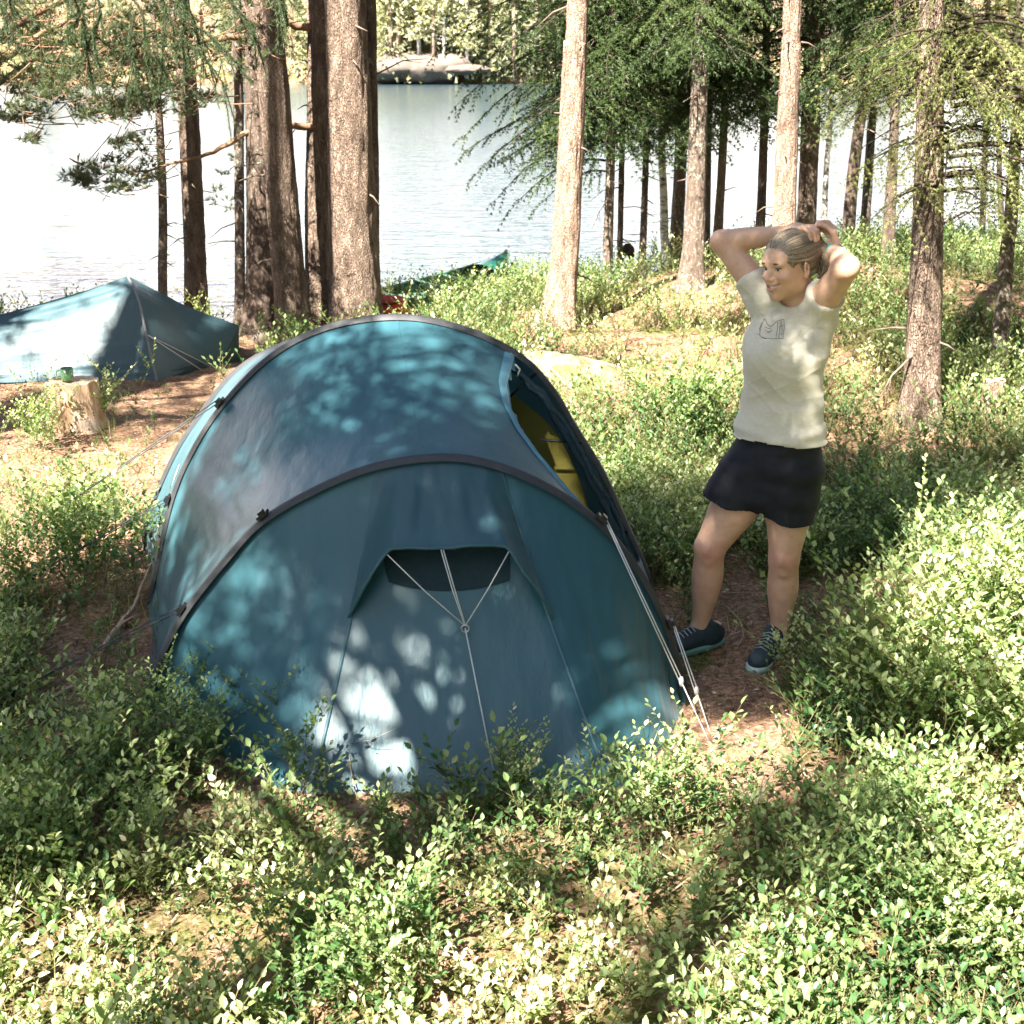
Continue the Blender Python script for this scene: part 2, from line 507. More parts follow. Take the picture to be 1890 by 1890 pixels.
m_cut = simple('cut_wood', (.52, .36, .22), .8, .2, 20, .003)

def trunk_geo(path, rad, n=40, step=.05, amp=.06, flare=.35, seed=0, tilt_phase=0):
    """tapering stem with a rough, plated surface and root flare"""
    path = np.asarray(path, float)
    L = np.linalg.norm(np.diff(path, axis=0), axis=1).sum()
    m = max(6, min(260, int(L / step)))
    pr = np.column_stack([path, rad])
    c = spline(pr, m); P, rr = c[:, :3], c[:, 3]
    t = np.gradient(P, axis=0); t /= np.linalg.norm(t, axis=1)[:, None]
    A = np.cross(t, [0, 1, 0]); A /= np.linalg.norm(A, axis=1)[:, None]; B = np.cross(t, A)
    th = np.arange(n) * 2 * math.pi / n
    s = np.linspace(0, L, m)[:, None]
    C, S = np.cos(th)[None], np.sin(th)[None]
    k = 1.6 / max(rr.max(), .02) * .12
    nz = vnoise((C + 2) * 9 * k * rr.max() * 8 + seed, (S + 2) * 9 * k * rr.max() * 8 + s * 7, seed) - .5
    nz2 = vnoise((C + 2) * 3 + seed * 3, (S + 2) * 3 + s * 1.6, seed + 5) - .5
    fl = flare * np.exp(-s / .16) * (1 + .45 * np.cos(th[None] * 5 + seed) + .3 * np.cos(th[None] * 3 + seed * 2))
    r = rr[:, None] * (1 + amp * 2 * nz + amp * 1.6 * nz2 + fl)
    v = P[:, None] + r[..., None] * (C[..., None] * A[:, None] + S[..., None] * B[:, None])
    i = np.arange(m - 1)[:, None]; j = np.arange(n)[None, :]; j2 = (j + 1) % n
    q = np.stack(np.broadcast_arrays(i * n + j, i * n + j2, (i + 1) * n + j2, (i + 1) * n + j), -1).reshape(-1, 4)
    v = np.vstack([v.reshape(-1, 3), P[-1] + t[-1] * rr[-1] * .15])
    jj = np.arange(n)
    cap = np.stack([(m - 1) * n + jj, (m - 1) * n + (jj + 1) % n, np.full(n, m * n)], 1)
    return v, [q, cap], P, rr

def needles_on(P, D, length, wid, per, rs, spread=.9, flat=0.0):
    """slim needle blades around points P pointing roughly along D; returns verts, tris, var"""
    N = len(P) * per
    base = np.repeat(P, per, 0); d = np.repeat(D, per, 0)
    rnd = rs.normal(size=(N, 3)); rnd[:, 2] *= (1 - flat)
    rnd /= np.linalg.norm(rnd, axis=1)[:, None] + 1e-9
    d = d + rnd * spread; d /= np.linalg.norm(d, axis=1)[:, None] + 1e-9
    w = np.cross(d, rs.normal(size=(N, 3))); w /= np.linalg.norm(w, axis=1)[:, None] + 1e-9
    Ls = (length * (.7 + .6 * rs.random(N)))[:, None]; ws = wid * .5
    v = np.stack([base - w * ws, base + w * ws, base + d * Ls], 1).reshape(-1, 3)
    f = np.arange(N * 3).reshape(-1, 3)
    return v, f

def spruce_branch(L, rs, droop=.5, bladew=.028, dens=1.0, tw=.30, hang=.5):
    """one spruce bough along +X: (needle verts, tris, var, wood pts). Side twigs with hanging sprays of needle blades"""
    n = max(3, int(L / .11))
    s = np.linspace(.12, 1, n)
    stem = np.stack([s * L, np.cumsum(rs.normal(0, .012, n)), -droop * L * s ** 1.8 * .5 + .08 * L * np.sin(s * 3)], 1)
    P = []; D = []; tws = []
    for i in range(n):
        for sd in (-1, 1):
            k = rs.random()
            l_ = tw * (1.15 - s[i] * .7) * (.6 + .8 * rs.random()) * min(1.0, L / 1.2)
            a = R(50 + 25 * rs.random()) * sd
            dirv = np.array([math.cos(a), math.sin(a), -hang * (.3 + rs.random())])
            m = max(3, int(l_ / .035 * dens))
            tt = np.linspace(0, 1, m)[:, None]
            pts = stem[i] + dirv * l_ * tt + np.array([0, 0, -1]) * hang * l_ * .5 * tt ** 2
            P.append(pts); dd = np.gradient(pts, axis=0) if m > 1 else dirv[None]
            D.append(dd / (np.linalg.norm(dd, axis=1)[:, None] + 1e-9))
            tws.append((pts[0], pts[-1]))
    P = np.vstack(P); D = np.vstack(D)
    return P, D, stem, tws

def tree_shell(name, label, base, path, rad, mat, cat='tree', group=None, n=40, amp=.06, flare=.35, seed=0, step=.05):
    t = thing(name, label, cat, tuple(base), 0, group)
    v, f, P, rr = trunk_geo(np.asarray(path) - np.asarray(base), rad, n, step, amp, flare, seed)
    mesh_obj('trunk', v, f, mat, t)
    return t, P, rr

def snags_on(t, P, rr, rs, z0, z1, count, mat, lmin=.08, lmax=.5, r=.006):
    """dead broken branches along a stem, each a part of its tree"""
    z = P[:, 2]
    for _ in range(count):
        b = Bag()
        zz = z0 + (z1 - z0) * rs.random()
        c = np.array([np.interp(zz, z, P[:, k]) for k in range(3)]); rad = np.interp(zz, z, rr)
        a = rs.random() * 2 * math.pi; L = lmin + (lmax - lmin) * rs.random() ** 2
        d = np.array([math.cos(a), math.sin(a), rs.normal(-.1, .25)])
        p0 = c + d * rad * .8
        pts = [p0, p0 + d * L * .5 + rs.normal(0, .03, 3) * L, p0 + d * L + np.array([0, 0, -.12 * L]) + rs.normal(0, .06, 3) * L]
        b.tube(pts, [r * 1.5, r, r * .35], 5)
        if L > .3:
            b.tube([pts[1], pts[1] + (d + rs.normal(0, .6, 3)) * L * .3], [r * .5, r * .2], 4)
        b.obj('dead_branch', mat, t)

def clump_pine(b, c, rad, rs, n=60, needle=.075, wid=.006, per=5):
    """a pine tuft: short shoots each with a brush of needles"""
    d = rs.normal(size=(n, 3)); d[:, 2] = np.abs(d[:, 2]) * .8 + .1
    d /= np.linalg.norm(d, axis=1)[:, None]
    P = c + d * rad * (.25 + .75 * rs.random((n, 1)) ** .6) * np.array([1, 1, .6])
    v, f = needles_on(P, d, needle, wid, per, rs, .8)
    b.add(v, f, np.repeat(rs.random(n * per) * .6 + .4 * np.repeat(rs.random(n), per), 3))

# --- shared boughs for spruces, so hundreds of copies are cheap: each crown is one mesh made of boughs
def spruce_crown_mesh(name, z0, z1, r0, r1, seed, mat, blade=.05, wid=.016, per=2, whorl=.35, bias=None, dens=1.0, hang=.6, droop=.5, tw=.34):
    rs = np.random.default_rng(seed)
    b = Bag(); wood = Bag()
    z = z0
    while z < z1:
        k = 3 + int(rs.random() * 3)
        for _ in range(k):
            a = rs.random() * 2 * math.pi
            L = (r0 + (r1 - r0) * (z - z0) / (z1 - z0 + 1e-6)) * (.55 + .6 * rs.random())
            if bias is not None:
                L *= bias(a)
            if L < .15: continue
            P, D, stem, tws = spruce_branch(L, rs, droop, dens=dens, hang=hang, tw=tw)
            rot = np.array([[math.cos(a), -math.sin(a), 0], [math.sin(a), math.cos(a), 0], [0, 0, 1]])
            off = np.array([0, 0, z + rs.normal(0, .08)])
            P = P @ rot.T + off; D = D @ rot.T; stem = stem @ rot.T + off
            v, f = needles_on(P, D, blade, wid, per, rs, .75, .2)
            base = np.clip(rs.normal(.42, .16) + .25 * rs.random(len(P) * per), 0, 1)
            b.add(v, f, np.repeat(base, 3))
            wood.tube(np.vstack([off, stem]), np.linspace(.006 + .006 * L, .002, len(stem) + 1), 4, False)
        z += whorl * (.6 + .8 * rs.random())
    return b, wood

# --- stems seen in the photograph: base pixel, distance, list of (px, py) along the stem and width in px
def stem_from_pixels(Y, pts, H_extra, lean=None):
    """pts: (px, py, width px) from the base upward, all at ground distance Y; goes on above the frame by H_extra metres"""
    out = []; rad = []
    for px, py, w in pts:
        q = ony(px, py, Y); d = Y * CT - (q[2] - CAM_H) * ST
        out.append(q); rad.append(w * d / FPX / 2)
    out = np.array(out)
    dirv = out[-1] - out[-2]; dirv /= np.linalg.norm(dirv)
    dirv = dirv * .6 + np.array([0, 0, .4]); dirv /= np.linalg.norm(dirv)
    top = out[-1] + dirv * H_extra
    mid = out[-1] + dirv * H_extra * .5
    out = np.vstack([out, mid, top]); rad += [rad[-1] * .75, rad[-1] * .3]
    return out, np.array(rad)

def ground_Y(px, py):
    """ground distance of a pixel on the real terrain"""
    d = ray(px, py)
    ts = np.linspace(2, 30, 1500)
    pt = d[None] * ts[:, None] + np.array([0, 0, CAM_H])
    clear = pt[:, 2] - height(pt[:, 0], pt[:, 1])
    clear = np.where(pt[:, 1] > shore_y(pt[:, 0]) - 2.4, 9, clear)
    if (clear < 0).any():
        return pt[np.argmax(clear < 0), 1]
    return pt[np.argmin(clear), 1]

pine_high = []
def high_crown(t, P, rr, kind, seed):
    """crown above the frame: pine tufts on limbs, or spruce boughs"""
    rs = np.random.default_rng(seed)
    top = P[-1]; z = P[:, 2]
    b = Bag(); w = Bag()
    for _ in range(26):
        zz = top[2] * (.55 + .45 * rs.random())
        c = np.array([np.interp(zz, z, P[:, k]) for k in range(3)])
        a = rs.random() * 2 * math.pi; L = (.5 + 1.5 * rs.random()) * (1.15 - (zz / top[2]) * .6)
        e = c + np.array([math.cos(a) * L, math.sin(a) * L, .25 * L])
        w.tube([c, (c + e) / 2 + [0, 0, -.05], e], [.03, .02, .008], 5)
        for k in range(3):
            clump_pine(b, e + rs.normal(0, .22, 3) - (e - c) * .25 * k, .30, rs, 26, .09, .018, 4)
    w.obj('limb', m_limb, t); b.obj('crown', m_pineneedle if kind == 'pine' else m_needle, t)

# (label, kind, material, base pixel (for the distance), [(px, py, width)], seed, dead branches)
STEMS = [
 ('slender lichen spotted pine standing behind the small tent, thinnest of the left group', 'pine_tree', m_thin, 610, [(302, 610, 17), (300, 530, 17), (301, 400, 16), (297, 280, 15), (291, 180, 14), (286, 90, 12), (280, 0, 10)], 3, 14, 6),
 ('straight brown pine rising right behind the right half of the small tent', 'pine_tree', m_pine, 600, [(364, 600, 44), (362, 540, 40), (357, 400, 37), (347, 200, 36), (340, 100, 37), (330, 0, 38)], 5, 11, 7),
 ('narrow crooked pine with short dead twigs left of the thick dark trunk', 'pine_tree', m_thin, 606, [(443, 606, 20), (443, 520, 19), (442, 400, 18), (441, 300, 18), (440, 200, 19), (437, 100, 19), (436, 0, 18)], 7, 22, 6),
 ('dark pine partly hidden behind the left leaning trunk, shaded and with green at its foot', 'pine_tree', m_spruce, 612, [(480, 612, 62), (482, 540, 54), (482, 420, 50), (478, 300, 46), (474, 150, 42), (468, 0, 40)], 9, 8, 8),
 ('brown pine leaning left above the dome of the large tent', 'pine_tree', m_pine, 632, [(543, 632, 68), (540, 580, 60), (530, 480, 56), (518, 330, 56), (505, 160, 55), (492, 0, 52)], 11, 4, 8),
 ('reddish pine with sunlit patches just left of the thickest trunk', 'pine_tree', m_pine, 592, [(588, 592, 48), (586, 500, 44), (586, 350, 42), (588, 180, 40), (586, 0, 38)], 13, 10, 7),
 ('thickest pine of the left group with grey lichen on its bark', 'pine_tree', m_pine, 622, [(660, 622, 92), (657, 560, 88), (652, 440, 85), (647, 300, 82), (643, 150, 78), (637, 0, 72)], 15, 4, 9),
 ('slim pine half hidden by the right edge of the thickest trunk', 'pine_tree', m_spruce, 590, [(691, 590, 24), (690, 500, 22), (689, 380, 22), (686, 200, 23), (684, 100, 23), (683, 0, 22)], 17, 6, 7),
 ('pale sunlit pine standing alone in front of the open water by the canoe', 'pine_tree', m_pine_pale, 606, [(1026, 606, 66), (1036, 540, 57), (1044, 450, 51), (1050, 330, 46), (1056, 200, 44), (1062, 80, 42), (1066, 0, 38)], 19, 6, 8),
 ('slender sunlit spruce stem first to the right of the pale lone pine', 'spruce_tree', m_thin, 535, [(1121, 535, 19), (1122, 460, 18), (1126, 330, 17), (1129, 200, 16), (1132, 60, 14), (1133, 0, 13)], 21, 20, 5),
 ('thin dark spruce stem touching the mossy bent stump', 'spruce_tree', m_spruce, 520, [(1142, 522, 12), (1145, 420, 11), (1148, 280, 11), (1153, 120, 10), (1156, 0, 9)], 23, 24, 5),
 ('thin black stem between the bent stump and the white barked birch', 'spruce_tree', m_spruce, 512, [(1184, 512, 14), (1188, 420, 13), (1192, 300, 12), (1196, 150, 11), (1199, 0, 10)], 25, 22, 5),
 ('slim birch with white and black bark behind the heath', 'birch_tree', 'birch', 485, [(1231, 485, 15), (1226, 430, 15), (1225, 360, 14), (1221, 280, 13), (1223, 200, 12), (1220, 100, 11), (1218, 0, 10)], 27, 4, 5),
 ('shaded spruce directly left of the stout lichen specked spruce', 'spruce_tree', m_thin, 487, [(1247, 487, 25), (1250, 420, 24), (1256, 300, 23), (1261, 150, 21), (1266, 0, 19)], 29, 8, 6),
 ('stout lichen specked spruce left of the raised elbow of the woman', 'spruce_tree', m_thin, 535, [(1274, 535, 46), (1280, 460, 40), (1285, 350, 34), (1289, 230, 31), (1294, 110, 29), (1299, 0, 26)], 31, 14, 7),
 ('thin dim stem close behind the stout lichen specked spruce', 'spruce_tree', m_spruce, 482, [(1303, 482, 13), (1305, 400, 12), (1308, 250, 11), (1312, 100, 10), (1315, 0, 9)], 33, 10, 5),
 ('dark reddish stem just above the bent elbow on the left', 'pine_tree', m_pine, 490, [(1322, 490, 21), (1327, 400, 17), (1333, 300, 15), (1338, 180, 14), (1342, 0, 12)], 35, 12, 5),
 ('black spruce stem between the bent arm and the bright trunk above the head', 'spruce_tree', m_spruce, 480, [(1398, 480, 19), (1404, 400, 17), (1409, 280, 16), (1413, 150, 15), (1416, 0, 13)], 37, 12, 5),
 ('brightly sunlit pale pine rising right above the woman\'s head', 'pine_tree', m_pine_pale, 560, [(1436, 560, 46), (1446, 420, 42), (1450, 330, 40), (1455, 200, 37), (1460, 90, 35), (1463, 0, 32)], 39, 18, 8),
 ('wide brown shaded pine behind the bright trunk above the head', 'pine_tree', m_pine, 478, [(1482, 478, 38), (1488, 400, 36), (1493, 300, 35), (1498, 150, 32), (1502, 0, 28)], 41, 6, 6),
 ('very thin wavy birch stem above the raised hands', 'birch_tree', 'birch', 470, [(1518, 470, 11), (1521, 400, 11), (1526, 300, 10), (1533, 220, 9), (1536, 100, 8), (1541, 0, 7)], 43, 6, 4),
 ('smooth dark pine leaning right behind the wrist watch', 'pine_tree', m_spruce, 478, [(1561, 478, 25), (1567, 400, 23), (1577, 300, 21), (1591, 200, 19), (1606, 90, 17), (1616, 0, 15)], 45, 4, 6),
 ('grey brown stem next to the right of the smooth dark leaning pine', 'spruce_tree', m_thin, 470, [(1592, 470, 21), (1599, 380, 18), (1607, 260, 16), (1615, 140, 14), (1620, 0, 12)], 47, 14, 5),
 ('straight dark stem in the heath left of the big reddish spruce', 'spruce_tree', m_spruce, 498, [(1637, 498, 25), (1641, 420, 22), (1647, 320, 19), (1652, 200, 17), (1657, 0, 14)], 49, 16, 6),
 ('big reddish spruce with flaking bark on the right, lower trunk in full sun', 'spruce_tree', m_pine, 780, [(1697, 780, 78), (1701, 720, 66), (1706, 600, 60), (1711, 450, 55), (1714, 320, 52), (1716, 200, 50), (1718, 80, 47), (1720, 0, 45)], 51, 20, 9),
 ('short looking dark stem at the shore between the reddish spruce and the snaggy thin tree', 'spruce_tree', m_spruce, 468, [(1811, 468, 14), (1813, 420, 12), (1816, 340, 11), (1820, 200, 10), (1824, 0, 8)], 53, 10, 4),
 ('forked grey stem at the shore near the right edge', 'pine_tree', m_thin, 458, [(1852, 458, 12), (1848, 400, 11), (1845, 330, 10), (1843, 200, 9), (1842, 0, 8)], 55, 4, 4),
 ('thin crooked tree with peeling lichen bark at the right edge', 'spruce_tree', m_thin, 700, [(1836, 700, 32), (1843, 640, 28), (1852, 560, 28), (1857, 480, 26), (1866, 400, 24), (1872, 300, 22), (1880, 180, 20), (1885, 0, 17)], 57, 26, 6),
]
m_birch, n, l, p = new_mat('birch_bark')
f1, src = noise_node(n, l, 6, 4, .7, 'Object', (1.2, 1.2, 4.5))
l.new(ramp(n, l, f1, [(.40, (.06, .05, .045)), (.50, (.55, .52, .47)), (.75, (.72, .69, .64))]), p.inputs['Base Color'])
p.inputs['Roughness'].default_value = .8

for lab, kind, mat, by, pts, seed, snags, hx in STEMS:
    if mat == 'birch': mat = m_birch
    Y = ground_Y(pts[0][0], by)
    path, rad = stem_from_pixels(Y, pts, hx)
    base = path[0].copy(); base[2] = height(base[0], base[1]) - .03
    path[0] = base
    wide = max(a[2] for a in pts)
    t, P, rr = tree_shell(kind, lab, base, path, rad, mat, 'tree', None, 56 if wide > 40 else 20 if wide > 14 else 10, .07 if mat is not m_birch else .03, .32, seed, .035 if wide > 30 else .08)
    rs = np.random.default_rng(seed)
    if snags:
        snags_on(t, P, rr, rs, .4, 3.2, snags, m_twig, .06, .5, .004 + rad[0] * .02)
    if kind != 'spruce_tree' or mat is m_pine:
        high_crown(t, P, rr, 'pine' if kind == 'pine_tree' else 'spruce', seed)
    t['_seed'] = seed

# ------------------------------------------------------------------ spruce crowns of the right hand wood
byseed = {o['_seed']: o for o in list(COL.objects) if '_seed' in o}
for o in byseed.values():
    del o['_seed']
crowns = []
for k in range(4):
    b, w = spruce_crown_mesh('crown', 1.3, 5.2, 1.25, .75, 100 + k, None, .042, .0085, 9, .20, None, 1.15, .42, .5, .40)
    crowns.append((b.mesh('spruce_crown', m_needle, False), w.mesh('spruce_twigs', m_dark_twig)))
def put_crown(t, k, rz, s=1.0, dz=0.0, mesh=None):
    cm, wm = mesh or crowns[k]
    for nm, me in (('crown', cm), ('bough_wood', wm)):
        o = link(nm, me, t, (0, 0, dz)); o.rotation_euler = (0, 0, rz); o.scale = (s, s, 1)
rs = np.random.default_rng(5)
for seed, dz, s in ((21, .25, 1.05), (23, .35, 1.0), (25, .15, 1.1), (29, .5, .9), (31, .9, .8), (33, .3, 1.05), (37, .25, 1.0), (45, 1.1, .8), (47, .5, .85), (49, .5, .9), (53, .8, .7)):
    for rep in range(2):
        put_crown(byseed[seed], int(rs.integers(4)), rs.random() * 6.28, s * (1 - .15 * rep), dz + .1 * rep)
# the lone pine's neighbours carry long low boughs reaching left over the water
def bough_set(t, base, items, mat, blade, wid, per, seed, hang=.6, tw=.34, dens=1.2, name='bough'):
    """items: (z, angle, length, droop)"""
    rs = np.random.default_rng(seed); b = Bag(); w = Bag()
    for z, a, L, dr in items:
        P, D, stem, tws = spruce_branch(L, rs, dr, dens=dens, hang=hang, tw=tw)
        rot = np.array([[math.cos(a), -math.sin(a), 0], [math.sin(a), math.cos(a), 0], [0, 0, 1]])
        off = np.array([0, 0, z])
        P = P @ rot.T + off; D = D @ rot.T; stem = stem @ rot.T + off
        v, f = needles_on(P, D, blade, wid, per, rs, .7, .2)
        b.add(v, f, np.repeat(np.clip(rs.normal(.5, .2) + .3 * (rs.random(len(P) * per) - .5), 0, 1), 3))
        w.tube(np.vstack([off, stem]), np.linspace(.006 + .007 * L, .002, len(stem) + 1), 5, False)
    b.obj('crown', mat, t, False); w.obj('bough_wood', m_dark_twig, t)
bough_set(byseed[21], None, [(2.9, 3.1, 1.7, .7), (2.65, 3.5, 1.5, .8), (2.35, 2.9, 1.6, .7), (2.2, 3.3, 1.45, .9), (1.95, 3.6, 1.2, .9), (1.75, 3.05, 1.35, .9), (1.5, 3.3, 1.15, 1.0), (1.3, 3.0, 1.0, 1.0), (2.75, 3.9, 1.3, .7), (2.1, 4.2, 1.0, .8), (2.5, 2.6, 1.2, .8), (1.2, 3.5, .8, .9)], m_needle, .042, .009, 9, 61)
# big reddish spruce: its own crown, boughs to the right coloured brighter as sunlit
rs = np.random.default_rng(77)
b, w = spruce_crown_mesh('crown', 1.6, 5.2, .78, .5, 201, None, .024, .0045, 11, .20, None, 1.7, .7, .6, .34)
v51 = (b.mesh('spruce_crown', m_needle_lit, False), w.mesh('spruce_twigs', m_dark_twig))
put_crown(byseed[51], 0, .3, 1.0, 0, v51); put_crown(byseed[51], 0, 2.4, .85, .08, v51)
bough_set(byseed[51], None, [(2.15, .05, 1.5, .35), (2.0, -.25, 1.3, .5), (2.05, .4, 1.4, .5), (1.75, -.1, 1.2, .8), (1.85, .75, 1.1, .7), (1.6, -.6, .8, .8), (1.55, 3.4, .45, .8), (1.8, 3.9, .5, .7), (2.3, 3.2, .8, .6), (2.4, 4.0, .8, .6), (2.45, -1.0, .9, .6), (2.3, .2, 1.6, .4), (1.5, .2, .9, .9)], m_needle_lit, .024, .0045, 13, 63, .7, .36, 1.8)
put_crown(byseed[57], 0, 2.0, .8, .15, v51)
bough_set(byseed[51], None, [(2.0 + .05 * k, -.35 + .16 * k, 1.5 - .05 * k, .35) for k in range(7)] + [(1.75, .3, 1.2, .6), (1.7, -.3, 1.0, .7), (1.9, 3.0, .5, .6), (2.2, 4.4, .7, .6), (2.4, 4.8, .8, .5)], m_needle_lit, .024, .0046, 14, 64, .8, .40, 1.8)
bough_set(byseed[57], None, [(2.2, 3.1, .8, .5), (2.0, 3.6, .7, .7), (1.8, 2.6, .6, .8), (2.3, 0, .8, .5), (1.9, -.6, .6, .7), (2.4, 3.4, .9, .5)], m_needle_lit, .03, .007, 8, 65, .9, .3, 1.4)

# ------------------------------------------------------------------ pine limbs and tufts of the left group (top left of the view)
def pine_limb(t, px_path, r0, r1, seed, mat=None, name='limb'):
    """px_path: (px, py, Y)"""
    P = spline([ony(a, b_, Y) for a, b_, Y in px_path], 26) - np.array(t.location)
    P[1:-1] += np.random.default_rng(seed).normal(0, .008, (24, 3))
    b = Bag(); b.tube(P, np.linspace(r0, r1, 26), 8, True, .5, .12, seed)
    rs = np.random.default_rng(seed)
    for _ in range(4):
        i = int(rs.integers(3, 25)); L = .15 + .4 * rs.random(); d = rs.normal(size=3) * [.8, .5, .6]; d /= np.linalg.norm(d)
        b.tube([P[i], P[i] + d * L * .5, P[i] + d * L + [0, 0, -.06 * L]], [r1 * .6, r1 * .4, r1 * .15], 5)
    b.obj(name, mat or m_limb, t)
def pine_cloud(t, blobs, seed, name='foliage', needle=.06, wid=.007, mat=None):
    """blobs: (px, py, rx, ry, Y, depth, n) filled with pine tufts on twigs"""
    rs = np.random.default_rng(seed); b = Bag(); w = Bag()
    for px, py, rx, ry, Y, dep, n_ in blobs:
        for _ in range(n_):
            r = math.sqrt(rs.random()); a = rs.random() * 2 * math.pi
            yy = Y + (rs.random() - .5) * dep
            c = ony(px + rx * r * math.cos(a), py + ry * r * math.sin(a), yy) - np.array(t.location)
            clump_pine(b, c, .05 + .06 * rs.random(), rs, 9, needle, wid, 9)
            q = c + rs.normal(0, .10, 3) + [.12, 0, .06]
            w.tube([c, (c + q) / 2 + [0, 0, -.01], q], [.0022, .0035, .005], 4, False)
    b.obj(name, mat or m_pineneedle, t, False); w.obj('twig', m_limb, t)
t6 = byseed[13]
Y6 = t6.location[1]
pine_limb(t6, [(588, 237, Y6), (540, 231, Y6 - .2), (500, 236, Y6 - .4), (455, 247, Y6 - .5), (395, 281, Y6 - .6), (320, 302, Y6 - .7), (240, 318, Y6 - .8)], .032, .008, 3)
pine_limb(t6, [(586, 58, Y6), (530, 44, Y6 - .2), (470, 60, Y6 - .4), (400, 72, Y6 - .6), (330, 72, Y6 - .9), (230, 40, Y6 - 1.2)], .036, .010, 4)
pine_cloud(t6, [(215, 322, 80, 34, Y6 - .8, .8, 40), (250, 270, 45, 22, Y6 - .8, .6, 14), (160, 340, 35, 18, Y6 - .8, .6, 12)], 31)
t2_ = byseed[5]; Y2 = t2_.location[1]
pine_limb(t2_, [(332, 60, Y2), (300, 25, Y2 - .2), (240, -20, Y2 - .4)], .03, .015, 6)
pine_limb(t2_, [(344, 130, Y2), (400, 105, Y2 - .3), (470, 82, Y2 - .5), (520, 40, Y2 - .6)], .018, .005, 7)
pine_cloud(t2_, [(400, 60, 150, 75, Y2 - .3, 1.6, 60), (480, 120, 60, 50, Y2, 1.0, 10), (400, 380, 50, 40, Y2, .8, 4), (430, 300, 30, 40, Y2, .8, 3)], 33)
# a pine standing left of the picture whose orange limbs reach in
base = np.array([-6.3, 11.2, 0]); base[2] = height(base[0], base[1])
pl = thing('pine_tree', 'pine mostly outside the left edge, with orange limbs and grey green needles over the water', 'tree', tuple(base))
path = np.array([base, base + [.1, 0, 2], base + [.2, .1, 5], base + [.3, .2, 9]]) 
v, f, P, rr = trunk_geo(path - base, [.2, .16, .13, .05], 32, .06, .07, .3, 71)
mesh_obj('trunk', v, f, m_pine, pl)
pine_limb(pl, [(-260, 210, 11.2), (-120, 130, 11.0), (0, 65, 10.8), (95, 10, 10.6), (190, -40, 10.5)], .05, .02, 11)
pine_limb(pl, [(-220, 250, 11.2), (-100, 160, 10.9), (0, 112, 10.7), (60, 70, 10.6), (130, 40, 10.5), (190, 10, 10.4)], .035, .012, 12)
pine_limb(pl, [(-240, 260, 11.2), (-60, 190, 10.9), (60, 110, 10.7), (150, 90, 10.6), (230, 60, 10.4)], .022, .006, 13)
pine_cloud(pl, [(60, 120, 110, 70, 10.8, 1.8, 95), (190, 150, 110, 75, 10.6, 1.6, 100), (270, 100, 80, 90, 10.6, 1.4, 60), (120, 40, 170, 60, 11, 2, 80), (40, 215, 50, 22, 10.6, 1.0, 20), (230, 205, 70, 20, 10.6, 1, 20), (70, 262, 20, 12, 10.6, .4, 4), (330, 170, 70, 45, 10.4, 1, 22)], 35)

# ------------------------------------------------------------------ near spruce outside the frame on the left; its dark sprays hang into the top of the view
base = np.array([-4.6, 6.2, 0]); base[2] = height(base[0], base[1])
ns = thing('spruce_tree', 'dark near spruce whose hanging sprays dangle into the top left of the view', 'tree', tuple(base))
path = np.array([base, base + [.05, 0, 2.5], base + [.0, .05, 6], base + [.1, 0, 10]])
v, f, P, rr = trunk_geo(path - base, [.19, .15, .11, .03], 32, .06, .06, .3, 73)
mesh_obj('trunk', v, f, m_spruce, ns)
rs = np.random.default_rng(91); nb = Bag(); wb = Bag()
def spray(px_path, Y, tw=.17, n_side=8, dens=1.15):
    P_ = spline([ony(a, b_, Y + dy) for a, b_, dy in px_path], 40) - base
    wb.tube(P_, np.linspace(.006, .0015, 40), 5, False)
    PP = [P_]; DD = [np.gradient(P_, axis=0)]
    for k in range(n_side):
        i = int(rs.integers(3, 39)); L = tw * (.4 + .8 * rs.random())
        d = DD[0][i] / np.linalg.norm(DD[0][i]) * .8 + rs.normal(0, .55, 3); d[2] -= .35; d /= np.linalg.norm(d)
        tt = np.linspace(0, 1, max(4, int(L / .006)))[:, None]
        q = P_[i] + d * L * tt + np.array([0, 0, -.25 * L]) * tt ** 2
        PP.append(q); DD.append(np.gradient(q, axis=0)); wb.tube(q[::6] if len(q) > 12 else q[[0, -1]], .0016, 4, False)
    # main axis resampled finely
    PP[0] = spline(P_, 160); DD[0] = np.gradient(PP[0], axis=0)
    A = np.vstack(PP); B_ = np.vstack(DD); B_ /= np.linalg.norm(B_, axis=1)[:, None] + 1e-9
    v_, f_ = needles_on(A, B_, .019, .0026, int(7 * dens), rs, .85)
    nb.add(v_, f_, np.repeat(np.clip(.12 + .38 * rs.random(len(f_)), 0, 1), 3))
for q in ([(120, -60, 0), (150, 0, 0), (158, 70, 0), (166, 140, .05)], [(100, -80, 0), (130, -20, 0), (145, 30, 0), (120, 60, 0)], [(200, -50, 0), (260, 20, 0), (268, 90, 0), (285, 180, 0)],
          [(230, -60, 0), (290, 0, 0), (330, 60, 0), (380, 110, 0), (420, 165, 0)], [(300, -50, .1), (350, 20, .1), (372, 90, .1), (400, 150, .1)], [(250, 20, 0), (240, 80, 0), (248, 130, 0), (255, 170, 0)],
          [(320, -40, 0), (340, 20, 0), (335, 80, 0), (345, 125, 0)], [(170, -40, 0), (185, 20, 0), (172, 60, 0), (180, 110, 0)], [(500, -60, 0), (522, 0, 0), (530, 42, 0)], [(10, -60, 0), (18, 0, 0), (28, 34, 0)], [(-30, -30, 0), (5, 15, 0), (12, 50, 0)],
          [(400, -50, 0), (430, 10, 0), (470, 50, 0)], [(280, -40, 0), (305, 20, 0), (300, 100, 0), (312, 160, 0)], [(330, 40, 0), (380, 60, 0), (430, 110, 0), (462, 150, 0)]):
    spray(q, 6.3)
